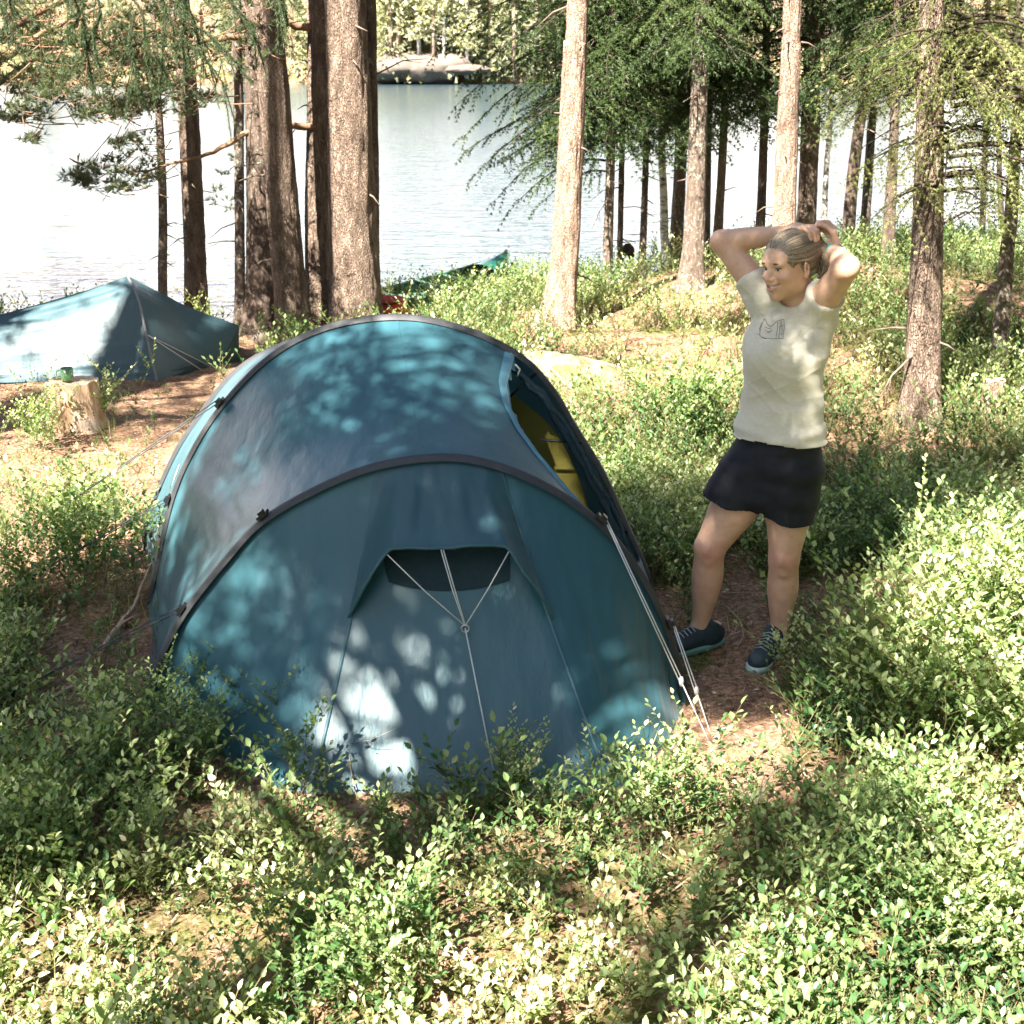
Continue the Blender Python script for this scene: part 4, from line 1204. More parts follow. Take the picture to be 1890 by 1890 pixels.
# small pale emblem on the rear panel: a slanting wing stroke
ei, ej = 27, 22
ce = rear[ei, ej]; tu = rear[ei + 2, ej] - rear[ei - 2, ej]; tu /= np.linalg.norm(tu); tv = rear[ei, ej + 2] - rear[ei, ej - 2]; tv /= np.linalg.norm(tv); ne = np.cross(tu, tv); ne = ne if ne[0] < 0 else -ne
em = [(-.055, -.020), (-.015, -.002), (.015, -.010), (.06, .022), (.020, .020), (-.012, .014)]
m_print = simple('pale_print', (.62, .66, .68), .5, .05, 20)
mesh_obj('emblem', np.array([ce + tu * a + tv * b + ne * .004 for a, b in em]) - TB, np.array([[0, 1, 2, 3, 4, 5]]), m_print, tent, False)

# ------------------------------------------------------------------ the small one-pole tent on the left
m_fly2 = fabric('grey_blue_tent_fabric', (.052, .108, .130), .22, .40, .012, .5)
T2 = np.array([-2.9, 9.9, 0])
T2[2] = height(T2[0], T2[1])
small = thing('ridge_tent', 'small grey blue tent with one arched pole, pitched by the water behind the stump', 'tent', tuple(T2))
def G(px, py, dz=0):
    Y = ground_Y(px, py); q = ony(px, py, Y); q[2] = height(q[0], q[1]) + dz; return q
pA = G(290, 706)                                      # foot of the pole, camera side
apex = ony(236, 509, pA[1] + .42)
pR = G(440, 668); pRt = ony(441, 601, pR[1] + .02)     # right end: vertical wall top
pL = G(8, 716)
pL = pL + np.array([-.35, .10, 0])
pBack = pA + np.array([.0, 1.25, 0]); pBack[2] = height(pBack[0], pBack[1])
pLb = pL + np.array([-.25, .85, 0]); pLb[2] = height(pLb[0], pLb[1])
pLt = pL + np.array([-.45, .40, .26])
pRb = pR + np.array([-.1, .55, 0]); pRb[2] = height(pRb[0], pRb[1])
def coons(a, b, c, d, nu=40, nv=40, sag=.05, cen=None, wr=.02, seed=0, ax=None):
    """four-corner sheet a-b (v=0) / d-c (v=1)"""
    u = np.linspace(0, 1, nu)[:, None, None]; v = np.linspace(0, 1, nv)[None, :, None]
    S = (a * (1 - u) + b * u) * (1 - v) + (d * (1 - u) + c * u) * v
    cen = np.asarray(cen); inw = cen - S; inw /= np.linalg.norm(inw, axis=2)[..., None] + 1e-9
    g = sag * np.sin(np.pi * u) * np.sin(np.pi * v)
    w = (vnoise(u * 14 + v * 9 + seed, v * 3 + seed, seed) - .5) * wr * np.sin(np.pi * u) ** .5 * (1 - v * .0) * np.sin(np.pi * v) ** .4
    return S + inw * (g + w)
cen2 = (pA + pBack) / 2 + np.array([0, 0, .25])
arc1 = spline([pA, pA * .62 + apex * .38 + [.03, -.06, .03], pA * .28 + apex * .72 + [.035, -.05, .06], apex], 60)
arc2 = spline([apex, pBack * .3 + apex * .7 + [0, .05, .06], pBack], 60)
def fan(curve, c0, c1, nv=40, sag=.04, wr=.02, seed=0):
    """sheet from the pole arc to a short end edge c0..c1"""
    n_ = len(curve); e = c0[None] * (1 - np.linspace(0, 1, n_)[:, None]) + c1[None] * np.linspace(0, 1, n_)[:, None]
    return surf(curve, e, nv, sag, cen2, wr, seed)
def sh2(name, S, mat=None):
    nu, nv = S.shape[:2]
    return mesh_obj(name, S.reshape(-1, 3) - T2, grid_faces(nu, nv), mat or m_fly2, small)
sh2('front_panel', fan(arc1, pL, pLt, 60, .05, .02, 3))
sh2('end_panel', fan(arc1, pA * .25 + pR * .75, pRt, 50, .05, .016, 5))
sh2('back_panel', fan(arc2, pLt, pLb, 30, .03, .01, 7))
sh2('back_panel', fan(arc2, pRt, pRb, 30, .03, .01, 8))
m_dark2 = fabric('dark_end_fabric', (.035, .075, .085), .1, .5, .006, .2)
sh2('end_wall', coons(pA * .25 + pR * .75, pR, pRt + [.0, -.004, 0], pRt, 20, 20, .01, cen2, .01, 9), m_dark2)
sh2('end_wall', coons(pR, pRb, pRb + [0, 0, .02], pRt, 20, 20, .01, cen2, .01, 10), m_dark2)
low = np.array([pL + [0, .01, -.02], pA + [0, .01, -.02]])
sk = Bag()
# dark strip of ground wall under the fly
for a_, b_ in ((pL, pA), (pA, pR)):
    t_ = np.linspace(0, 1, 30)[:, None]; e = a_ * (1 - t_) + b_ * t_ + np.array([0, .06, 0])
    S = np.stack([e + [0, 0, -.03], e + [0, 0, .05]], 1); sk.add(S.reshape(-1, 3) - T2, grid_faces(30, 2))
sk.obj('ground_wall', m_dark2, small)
ss = Bag(); nn = arc1 - cen2; nn /= np.linalg.norm(nn, axis=1)[:, None]
ss.tube(arc1 + nn * .006 - T2, .011, 7)
m_sl2 = simple('grey_sleeve', (.16, .17, .175), .6, .15, 40)
ss.obj('pole_sleeve', m_sl2, small)
gl = Bag()
q = arc1[24] + nn[24] * .015
for g_ in (G(392, 678), G(378, 687)):
    gl.tube(np.array([q, (q + g_) / 2, g_]) - T2, .0035, 5)
g_ = G(472, 622); gl.tube(np.array([pRt, g_]) - T2, .0035, 5)
gl.obj('guy_line', m_cord, small)
# ------------------------------------------------------------------ camp things
CLEAR_EXTRA = []
def stump(name, label, base, R0, H, lean, seed, mat, top_mat, ragged=.03, flare=.5, n=56, cat='stump'):
    t = thing(name, label, cat, tuple(base))
    m = 30; s = np.linspace(0, 1, m)[:, None]; th = (np.arange(n) * 2 * math.pi / n)[None]
    C, S = np.cos(th), np.sin(th)
    r = R0 * (1 + .16 * (vnoise((C + 2) * 1.7 + seed, (S + 2) * 1.7 + s * .5, seed) - .5) * 2 + .07 * (vnoise((C + 2) * 6 + seed, (S + 2) * 6 + s * 2, seed + 1) - .5) * 2 + flare * np.exp(-s * H / .07) * (.5 + .5 * np.cos(4 * th + seed)))
    zt = H + ragged * (vnoise((C + 2) * 3, (S + 2) * 3, seed + 4) - .4) * 2
    z = -.04 + (zt + .04) * s
    v = np.stack([r * C + lean[0] * z, r * S + lean[1] * z, z + 0 * th], -1)
    i = np.arange(m - 1)[:, None]; j = np.arange(n)[None]; q = np.stack(np.broadcast_arrays(i * n + j, i * n + (j + 1) % n, (i + 1) * n + (j + 1) % n, (i + 1) * n + j), -1).reshape(-1, 4)
    mesh_obj('trunk', v.reshape(-1, 3), q, mat, t)
    rim = v[-1]; k = 8; f = np.linspace(1, 0, k)[:, None, None]
    cen = rim.mean(0) + [0, 0, -.004]
    disc = cen + (rim[None] - cen) * f; disc[..., 2] += (vnoise(disc[..., 0] * 40, disc[..., 1] * 40, seed) - .5) * .012 * (f[..., 0] < .99)
    i = np.arange(k - 1)[:, None]; q = np.stack(np.broadcast_arrays(i * n + j, i * n + (j + 1) % n, (i + 1) * n + (j + 1) % n, (i + 1) * n + j), -1).reshape(-1, 4)
    mesh_obj('cut_top', disc.reshape(-1, 3), q, top_mat, t)
    CLEAR_EXTRA.append((base[0], base[1], R0 * 1.25))
    return t, cen + base
m_stumpwood, n, l, p = new_mat('weathered_stump_wood')
f1, src = noise_node(n, l, 18, 6, .7, 'Object', (1, 1, .16)); f2, _ = noise_node(n, l, 5, 4, .7)
c = ramp(n, l, f1, [(.30, (.18, .10, .055)), (.46, (.44, .29, .18)), (.62, (.64, .49, .36))])
c = mixc(n, l, ramp(n, l, f2, [(.5, (0, 0, 0)), (.62, (1, 1, 1))]), c, (.62, .50, .40))
l.new(c, p.inputs['Base Color']); p.inputs['Roughness'].default_value = .85; bump(n, l, p, f1, 1.0, .02)
m_top, n, l, p = new_mat('sawn_top')
f1, src = noise_node(n, l, 9, 4, .6)
wv_ = n.new('ShaderNodeTexWave'); wv_.wave_type = 'RINGS'; wv_.rings_direction = 'Z'; wv_.inputs['Scale'].default_value = 22; wv_.inputs['Distortion'].default_value = 3; l.new(src, wv_.inputs[0])
l.new(mixc(n, l, .35, ramp(n, l, f1, [(.3, (.42, .28, .18)), (.7, (.66, .50, .36))]), wv_.outputs['Color'], 'MULTIPLY'), p.inputs['Base Color']); p.inputs['Roughness'].default_value = .85
sb = ony(133, 803, ground_Y(133, 803)); sb[2] = height(sb[0], sb[1])
sb[1] += .16
st_, top = stump('tree_stump', 'pale sawn tree stump on the bare camp ground with a green mug on top', sb, .155, .31, (-.05, 0), 4, m_stumpwood, m_top, .012, .55)
# enamel mug
mc = ony(126, 712, sb[1] - .02); mc[2] = top[2] + .010
m_enamel = simple('green_enamel', (.10, .22, .10), .18, .05, 5, 0, .6)
m_rim = simple('black_enamel_rim', (.015, .015, .015), .25, .05, 5)
mug = thing('mug', 'green enamel mug with a dark rim standing on the sawn stump', 'mug', tuple(mc))
prof = [(0, .0), (.034, .0), (.038, .004), (.039, .078), (.0365, .078), (.0355, .006), (0, .005)]
th = np.arange(32) * 2 * math.pi / 32
v = np.array([[(r * math.cos(a), r * math.sin(a), z) for a in th] for r, z in prof]).reshape(-1, 3)
i = np.arange(len(prof) - 1)[:, None]; j = np.arange(32)[None]
q = np.stack(np.broadcast_arrays(i * 32 + j, i * 32 + (j + 1) % 32, (i + 1) * 32 + (j + 1) % 32, (i + 1) * 32 + j), -1).reshape(-1, 4)
mesh_obj('body', v, q, m_enamel, mug)
b = Bag(); aa = np.linspace(0, 2 * math.pi, 33); b.tube(np.stack([.038 * np.cos(aa), .038 * np.sin(aa), np.full(33, .079)], 1), .0022, 6, False); b.obj('rim', m_rim, mug)
b = Bag(); b.tube(spline([(-.037, -.005, .066), (-.058, -.012, .062), (-.064, -.014, .042), (-.054, -.010, .022), (-.038, -.005, .018)], 16), .0042, 6); b.obj('handle', m_enamel, mug)

# slanting sawn stump at the right edge, and the dark bent stump in the heath
q0 = ony(1826, 782, ground_Y(1826, 782)); q0[2] = height(q0[0], q0[1])
q1 = ony(1836, 702, q0[1])
stump('tree_stump', 'slanting sunlit sawn stump in front of the thin crooked tree at the right', q0, .065, q1[2] - q0[2], ((q1[0] - q0[0]) / (q1[2] - q0[2]) * 1.7, .0), 9, m_pine_pale, m_top, .006, .45, 40)
q0 = ony(1163, 516, ground_Y(1163, 516)); q0[2] = height(q0[0], q0[1])
t = thing('rotten_stump', 'dark bent rotten stump with two legs between the thin stems', 'stump', tuple(q0))
s_ = lambda px, py, dy=0: ony(px, py, q0[1] + dy) - q0
b = Bag(); b.tube(spline([s_(1161, 520), s_(1163, 500), s_(1165, 480), s_(1166, 463), s_(1160, 454), s_(1152, 462), s_(1147, 478), s_(1141, 490, .1)], 40), np.interp(np.linspace(0, 1, 40), [0, .3, .6, 1], [.022, .026, .034, .020]), 12, True, .5, .12, 3)
b.tube(spline([s_(1164, 470), s_(1156, 466, .03), s_(1148, 474, .06)], 12), .03, 10, True, .5, .2, 4)
m_rot = simple('rotten_wood', (.045, .032, .026), .95, .5, 14, .02)
b.obj('trunk', m_rot, t)

# ------------------------------------------------------------------ canoe on the shore
m_canoe = simple('green_canoe_hull', (.008, .070, .045), .35, .15, 6, 0, .5)
m_canoe_in = simple('canoe_inside', (.010, .045, .034), .5, .2, 8)
m_gun = simple('canoe_gunwale', (.07, .17, .12), .4, .1, 20)
bow = ony(940, 491, 16.2); stern = ony(640, 568, 14.9)
ax_ = bow - stern; Lc = np.linalg.norm(ax_); ex = ax_ / Lc; ey = np.cross([0, 0, 1.0], ex); ey /= np.linalg.norm(ey); ez = np.cross(ex, ey)
cc0 = (bow + stern) / 2
can = thing('canoe', 'green open canoe drawn up at the water\'s edge behind the bushes', 'canoe', tuple(cc0 - ez * .3))
o0 = cc0 - ez * .3
def hull(scale_in=1.0, top=1.0):
    u = np.linspace(-1, 1, 61)[:, None]; a = np.linspace(-math.pi / 2, math.pi / 2, 25)[None]
    beam = .43 * (1 - np.abs(u) ** 2.3) ** .85 * scale_in; dep = .34 + .0 * u
    sheer = .16 * np.abs(u) ** 3
    yy = beam * np.sign(np.sin(a)) * np.abs(np.sin(a)) ** .75
    zz = -(dep) * np.cos(a) ** .65 * (1 - .35 * np.abs(u) ** 4) * (scale_in ** .3) + sheer
    xx = u * Lc / 2 * (1 + .0 * a) * (.995 if scale_in < 1 else 1)
    return cc0[None, None] - o0 + xx[..., None] * ex + yy[..., None] * ey + zz[..., None] * ez, beam, sheer, u
Hh, beam, sheer, u = hull()
mesh_obj('hull', Hh.reshape(-1, 3), grid_faces(61, 25), m_canoe, can)
Hi, *_ = hull(.965)
mesh_obj('inside', Hi.reshape(-1, 3), grid_faces(61, 25), m_canoe_in, can)
for e in (0, -1):
    b = Bag(); b.tube(Hh[:, e], .014, 6); b.obj('gunwale', m_gun, can)
def cpos(uu, yy, zz):
    return cc0 - o0 + ex * uu * Lc / 2 + ey * yy + ez * zz
for uu in (-.45, .05, .35):
    bm = .43 * (1 - abs(uu) ** 2.3) ** .85
    b = Bag(); b.tube([cpos(uu, -bm, .0), cpos(uu, bm, .0)], .016, 6); b.obj('thwart', m_gun, can)
bm = .40
b = Bag(); b.box(cpos(-.12, 0, -.08), (.22, .72, .02), np.stack([ex, ey, ez])); b.obj('seat', m_gun, can, False)
for sg in (-1, 1):   # end decks
    uu = np.linspace(.66, .998, 12)[:, None] * sg; vv = np.linspace(-1, 1, 7)[None]
    bmv = .43 * (1 - np.abs(uu) ** 2.3) ** .85
    S = (cc0 - o0) + (uu * Lc / 2 + 0 * vv)[..., None] * ex + (bmv * vv)[..., None] * ey + (.16 * np.abs(uu) ** 3 + .05 * (1 - vv ** 2))[..., None] * ez
    mesh_obj('end_deck', S.reshape(-1, 3), grid_faces(12, 7), m_canoe, can)
pd = thing('paddle', 'light wooden paddle leaning out over the canoe bow', 'paddle', tuple(ony(888, 504, 16.0)))
p0 = ony(888, 504, 16.0); p1 = ony(932, 470, 16.1)
b = Bag(); b.tube([np.zeros(3), p1 - p0], .012, 7); b.obj('shaft', m_cord, pd)
b = Bag(); b.tube([p1 - p0 + [-.02, 0, -.03], p1 - p0 + [.01, 0, .06]], [.02, .012], 7); b.obj('grip', m_rot, pd)

# red dry bag by the big pine
rb_ = ony(720, 584, ground_Y(720, 586)); rb_[2] = height(rb_[0], rb_[1]) + .02
CLEAR_EXTRA.append((rb_[0], rb_[1] - .3, .4))
m_red = simple('red_bag_cloth', (.55, .05, .02), .6, .25, 9, .01)
bagt = thing('bag', 'crumpled red orange bag lying in the grass right of the thick trunk', 'bag', tuple(rb_))
u_ = np.linspace(0, math.pi, 22)[:, None]; w_ = np.linspace(0, 2 * math.pi, 36, endpoint=False)[None]
d = np.stack([np.sin(u_) * np.cos(w_), np.sin(u_) * np.sin(w_), np.cos(u_) + 0 * w_], -1)
nz_ = 1 + .55 * (fbm(d[..., 0] * 2 + 5 + d[..., 2] * 2, d[..., 1] * 2 + 5, 3, 9) - .5)
v = d * nz_[..., None] * [.17, .13, .10] + [0, 0, .08]
i = np.arange(21)[:, None]; j = np.arange(36)[None]; q = np.stack(np.broadcast_arrays(i * 36 + j, (i + 1) * 36 + j, (i + 1) * 36 + (j + 1) % 36, i * 36 + (j + 1) % 36), -1).reshape(-1, 4)
mesh_obj('pouch', v.reshape(-1, 3), q, m_red, bagt)
b = Bag(); b.tube(spline([(-.16, 0, .10), (-.20, -.02, .14), (-.26, 0, .10), (-.24, .03, .05)], 14), [.03] * 14, 8, True, .5, .2, 2); b.obj('rolled_end', m_red, bagt)
b = Bag(); b.tube(spline([(-.1, -.10, .14), (0, -.13, .12), (.1, -.10, .14)], 10), .007, 5); b.obj('strap', m_clip, bagt)

# mossy boulder behind the tent
m_boulder, n, l, p = new_mat('mossy_boulder')
f1, src = noise_node(n, l, 5, 6, .7); f2, _ = noise_node(n, l, 30, 5, .7)
c = mixc(n, l, ramp(n, l, f1, [(.47, (0, 0, 0)), (.57, (1, 1, 1))]), ramp(n, l, f2, [(.3, (.14, .12, .10)), (.7, (.25, .215, .18))]), ramp(n, l, f2, [(.3, (.06, .06, .02)), (.7, (.17, .16, .06))]))
l.new(c, p.inputs['Base Color']); p.inputs['Roughness'].default_value = .95; bump(n, l, p, f2, 1.0, .02)
q = ony(1050, 700, ground_Y(1050, 712)); 
rock('boulder', 'low mossy boulder just behind the right shoulder of the large tent', (q[0] - .02, q[1] + .3, height(q[0], q[1]) - .06), (.48, .32, .20), 12, m_boulder, -.45)
CLEAR_EXTRA.append((q[0], q[1] + .3, .45))
q = ony(486, 632, ground_Y(486, 632)); rock('stone', 'small pinkish stone at the foot of the left leaning pine', (q[0], q[1], height(q[0], q[1]) + .02), (.09, .07, .06), 14, m_rock)
# cones and bits of bark near the tent pegs
def cone(px, py, label, L, rz):
    Y = ground_Y(px, py); q = ony(px, py, Y); z = height(q[0], q[1])
    t = thing('pine_cone', label, 'cone', (q[0], q[1], z), rz)
    b = Bag(); k = 0
    b.tube([(-L * .45, 0, L * .3), (0, 0, L * .32), (L * .45, 0, L * .3)], [L * .12, L * .2, L * .08], 8)
    for ring in range(9):
        u = ring / 8; r = L * .36 * math.sin(math.pi * (.16 + .74 * u)) ; x = (u - .5) * L * .9
        for j in range(8):
            a = j * 2 * math.pi / 8 + ring * .4; d = np.array([-.5, math.cos(a), math.sin(a)]); d /= np.linalg.norm(d)
            c = np.array([x, math.cos(a) * r * .7, L * .32 + math.sin(a) * r * .7]); s_v = np.cross(d, [1, 0, 0]); s_v /= np.linalg.norm(s_v)
            w = L * .10; b.add([c - s_v * w * .6, c + s_v * w * .6, c + d * L * .20 + s_v * w, c + d * L * .20 - s_v * w, c + d * L * .12 + np.array([.012, 0, 0])], [np.array([[0, 1, 2, 3]]), np.array([[0, 4, 1], [1, 4, 2], [2, 4, 3], [3, 4, 0]])])
    b.obj('scales', m_cone, t, False)
m_cone = simple('cone_scales', (.20, .11, .065), .8, .35, 60)
cone(1246, 1414, 'open brown pine cone at the front right corner of the tent', .065, .3)
cone(1352, 1332, 'smooth reddish cone on the bare ground beside the tent pegs', .045, 1.0)
cone(1424, 1228, 'pine cone touching the outer edge of the lighter shoe', .05, 2.0)
# dead branches lying on the ground
def deadwood(label, pts, r0, seed, mat=None, name='dead_twig', cat='twig'):
    P_ = []
    for px, py, h_ in pts:
        Y = ground_Y(px, py); q = ony(px, py, Y); q[2] = height(q[0], q[1]) + h_; P_.append(q)
    P_ = spline(P_, 18); o_ = P_[0].copy(); rs_ = np.random.default_rng(seed)
    b = Bag(); b.tube(P_ - o_, np.linspace(r0, r0 * .3, 18), 6, True, .5, .15, seed)
    for k in range(5):
        i = int(rs_.integers(3, 16)); d = (P_[i + 1] - P_[i]); d /= np.linalg.norm(d); d = d + rs_.normal(0, .6, 3) * [1, 1, .5]; L = .06 + .18 * rs_.random()
        b.tube([P_[i] - o_, P_[i] - o_ + d * L * .5, P_[i] - o_ + d * L + rs_.normal(0, .02, 3)], [r0 * .5, r0 * .35, r0 * .15], 5)
    return tag(b.obj(name, mat or m_deadwood, None, True, tuple(np.zeros(3))), label, cat), o_
m_deadwood = simple('bleached_twigs', (.40, .30, .22), .85, .25, 30, .004)
for lab, pts, r0, sd in (('pale bare branch arching over the shaded bush at the lower right', [(1790, 1790, .02), (1745, 1700, .16), (1690, 1640, .22), (1610, 1625, .20)], .006, 1),
                         ('curved root lying in the dark hollow left of the tent', [(195, 1200, .015), (225, 1165, .03), (250, 1140, .05), (262, 1095, .03)], .016, 2),
                         ('thin dry twig between the two feet of the woman', [(1352, 1140, .02), (1366, 1160, .03), (1373, 1185, .01)], .005, 3),
                         ('dry reddish twigs in front of the tent among the sprigs', [(600, 1560, .02), (650, 1590, .07), (700, 1610, .03)], .004, 4),
                         ('long dry stick on the shaded ground at the left', [(100, 1290, .01), (150, 1278, .03), (230, 1265, .01)], .008, 5),
                         ('bare twig standing against the tent porch panel', [(660, 1480, .0), (648, 1450, .08), (636, 1390, .26)], .0025, 6),
                         ('broken pale twigs in the sunlit shrubs at lower centre', [(1400, 1600, .02), (1390, 1570, .14), (1420, 1540, .22)], .005, 7)):
    o, o0_ = deadwood(lab, pts, r0, sd); o.location = tuple(o0_)
# ------------------------------------------------------------------ the woman: distance-field modelling, one continuous skin
def surface_nets(F, org, h):
    s = F < 0
    nx, ny, nz = F.shape
    c = s[:-1, :-1, :-1].astype(np.int8)
    for dx, dy, dz in ((1, 0, 0), (0, 1, 0), (0, 0, 1), (1, 1, 0), (1, 0, 1), (0, 1, 1), (1, 1, 1)):
        c = c + s[dx:nx - 1 + dx, dy:ny - 1 + dy, dz:nz - 1 + dz]
    act = np.argwhere((c > 0) & (c < 8))
    idx = np.full((nx - 1, ny - 1, nz - 1), -1, np.int32)
    idx[act[:, 0], act[:, 1], act[:, 2]] = np.arange(len(act))
    cor = np.array([[a, b, d] for a in (0, 1) for b in (0, 1) for d in (0, 1)])
    vals = np.stack([F[act[:, 0] + a, act[:, 1] + b, act[:, 2] + d] for a, b, d in cor], 1)
    acc = np.zeros((len(act), 3)); cnt = np.zeros(len(act))
    for i in range(8):
        for j in range(i + 1, 8):
            if np.abs(cor[i] - cor[j]).sum() != 1: continue
            a, b = vals[:, i], vals[:, j]; m = (a < 0) != (b < 0)
            t = a[m] / (a[m] - b[m])
            acc[m] += cor[i] + (cor[j] - cor[i]) * t[:, None]; cnt[m] += 1
    V = (act + acc / cnt[:, None]) * h + org
    Q = []
    for ax in range(3):
        sl0 = [slice(1, -1)] * 3; sl1 = [slice(1, -1)] * 3
        sl0[ax] = slice(0, -1); sl1[ax] = slice(1, None)
        A, B = s[tuple(sl0)], s[tuple(sl1)]
        e = np.argwhere(A != B)
        if not len(e): continue
        pos = e + np.array([0 if k == ax else 1 for k in range(3)])
        u, w = [k for k in range(3) if k != ax]
        def cell(du, dw):
            q = pos.copy(); q[:, u] -= du; q[:, w] -= dw
            return idx[q[:, 0], q[:, 1], q[:, 2]]
        q = np.stack([cell(1, 1), cell(0, 1), cell(0, 0), cell(1, 0)], 1)
        flip = A[tuple(e.T)] ^ (ax == 1)
        q[~flip] = q[~flip][:, ::-1]
        Q.append(q)
    return V, np.concatenate(Q)

class Field:
    def __init__(s, lo, hi, h):
        s.lo = np.array(lo, float); s.h = h
        s.n = np.ceil((np.array(hi) - s.lo) / h).astype(int) + 1
        s.F = np.full(s.n, .08, np.float32)
    def region(s, lo, hi, pad):
        a = np.clip(np.floor((np.asarray(lo) - pad - s.lo) / s.h).astype(int), 0, s.n); b = np.clip(np.ceil((np.asarray(hi) + pad - s.lo) / s.h).astype(int) + 1, 0, s.n)
        sl = tuple(slice(int(x), int(y)) for x, y in zip(a, b))
        g = [(s.lo[k] + s.h * np.arange(a[k], b[k])).astype(np.float32) for k in range(3)]
        return sl, g[0][:, None, None], g[1][None, :, None], g[2][None, None, :]
    def blend(s, sl, d, k, sub=False):
        a = s.F[sl]
        if sub:
            d = -d; hh = np.maximum(k - np.abs(a - d), 0) / k
            s.F[sl] = np.maximum(a, d) + hh * hh * k * .25
        else:
            hh = np.maximum(k - np.abs(a - d), 0) / k
            s.F[sl] = np.minimum(a, d) - hh * hh * k * .25
    def cone(s, a, b, r0, r1, k=.02, sub=False, flat=None):
        a = np.asarray(a, float); b = np.asarray(b, float); R_ = max(r0, r1)
        sl, X, Y, Z = s.region(np.minimum(a, b), np.maximum(a, b), R_ + k + .01)
        ab = b - a; L2 = float(ab @ ab) + 1e-12
        t = np.clip(((X - a[0]) * ab[0] + (Y - a[1]) * ab[1] + (Z - a[2]) * ab[2]) / L2, 0, 1)
        d = np.sqrt((X - a[0] - t * ab[0]) ** 2 + (Y - a[1] - t * ab[1]) ** 2 + (Z - a[2] - t * ab[2]) ** 2) - (r0 + (r1 - r0) * t)
        s.blend(sl, d, k, sub)
    def limb(s, a, b, rad, k=.02, bow=(0, 0, 0), sec_=1.0):
        """one tapering limb: the radius follows a profile between the two joints"""
        a = np.asarray(a, float); b = np.asarray(b, float); R_ = max(rad) + .03
        sl, X, Y, Z = s.region(np.minimum(a, b), np.maximum(a, b), R_ + k + .01)
        ab = b - a; L2 = float(ab @ ab)
        t = ((X - a[0]) * ab[0] + (Y - a[1]) * ab[1] + (Z - a[2]) * ab[2]) / L2
        tc = np.clip(t, 0, 1)
        kk = np.linspace(0, 1, 40); rs_ = spline(np.stack([np.linspace(0, 1, len(rad)), rad], 1), 200); prof_ = np.interp(kk, rs_[:, 0], rs_[:, 1])
        r = np.interp(tc.ravel(), kk, prof_).reshape(tc.shape); w = np.sin(np.pi * tc)
        d = np.sqrt((X - a[0] - tc * ab[0] - bow[0] * w) ** 2 + (Y - a[1] - tc * ab[1] - bow[1] * w) ** 2 + (Z - a[2] - tc * ab[2] - bow[2] * w) ** 2) - r
        s.blend(sl, d.astype(np.float32), k)
    def chain(s, pts, rad, k=.02):
        for i in range(len(pts) - 1):
            s.cone(pts[i], pts[i + 1], rad[i], rad[i + 1], k)
    def ell(s, c, r, M=None, k=.02, sub=False):
        c = np.asarray(c, float); r = np.asarray(r, float); M = np.eye(3) if M is None else np.asarray(M)
        R_ = r.max()
        sl, X, Y, Z = s.region(c, c, R_ + k + .01)
        q = [(X - c[0]) * M[i, 0] + (Y - c[1]) * M[i, 1] + (Z - c[2]) * M[i, 2] for i in range(3)]
        k0 = np.sqrt((q[0] / r[0]) ** 2 + (q[1] / r[1]) ** 2 + (q[2] / r[2]) ** 2)
        k1 = np.sqrt((q[0] / r[0] ** 2) ** 2 + (q[1] / r[1] ** 2) ** 2 + (q[2] / r[2] ** 2) ** 2)
        s.blend(sl, k0 * (k0 - 1) / (k1 + 1e-9), k, sub)
    def loft(s, secs, yaw, k=.02, pw=2.3, ends=True):
        """secs: (z, cx, cy, a, b): stacked rounded cross sections turned by yaw"""
        S = np.array(secs)[np.argsort([q[0] for q in secs])]
        lo = [S[:, 1].min() - S[:, 3].max(), S[:, 2].min() - S[:, 3].max(), S[0, 0]]; hi = [S[:, 1].max() + S[:, 3].max(), S[:, 2].max() + S[:, 3].max(), S[-1, 0]]
        sl, X, Y, Z = s.region(lo, hi, .03)
        z = Z.ravel(); zz = np.linspace(S[0, 0], S[-1, 0], 60)
        sp = spline(S, 200); o = np.argsort(sp[:, 0]); sp = sp[o]
        cx, cy_, a, b = [np.interp(z, sp[:, 0], sp[:, i])[None, None, :] for i in (1, 2, 3, 4)]
        ca, sa = math.cos(yaw), math.sin(yaw)
        u = (X - cx) * ca + (Y - cy_) * sa; v = -(X - cx) * sa + (Y - cy_) * ca
        rr = (np.abs(u / a) ** pw + np.abs(v / b) ** pw) ** (1 / pw)
        d = (rr - 1) * np.minimum(a, b) * .9
        if ends:
            e = np.maximum(S[0, 0] - Z, Z - S[-1, 0]); d = np.where(e > 0, np.sqrt(np.maximum(d, 0) ** 2 + e ** 2) + np.minimum(np.maximum(d, e), 0) * 0, d)
            d = np.maximum(d, e)
        s.blend(sl, d.astype(np.float32), k)
    def mesh(s):
        return surface_nets(s.F, s.lo, s.h)

W = lambda px, py, Y: ony(px, py, Y)
YAW = R(-26)         # across-body axis: her left shoulder is nearer to the camera
AX = np.array([math.cos(YAW), math.sin(YAW), 0]); FW = np.array([math.sin(YAW), -math.cos(YAW), 0])
J = dict(shR=W(1408, 540, 5.06), elR=W(1333, 446, 5.17), wrR=W(1460, 430, 5.03),
         shL=W(1512, 566, 4.95), elL=W(1562, 494, 4.76), wrL=W(1539, 462, 4.99),
         hipR=W(1388, 880, 5.01), knR=W(1310, 1010, 4.97), anR=W(1291, 1158, 5.03),
         hipL=W(1462, 890, 4.95), knL=W(1447, 1030, 4.92), anL=W(1437, 1176, 4.97), nk=W(1474, 566, 5.01))
HC = W(1457, 491, 4.955)      # centre of the head
hy = R(55); hp = R(-8)
F_ = np.array([-math.sin(hy) * math.cos(hp), -math.cos(hy) * math.cos(hp), math.sin(hp)])
L_ = np.cross([0, 0, 1.0], F_); L_ /= np.linalg.norm(L_); U_ = np.cross(F_, L_)
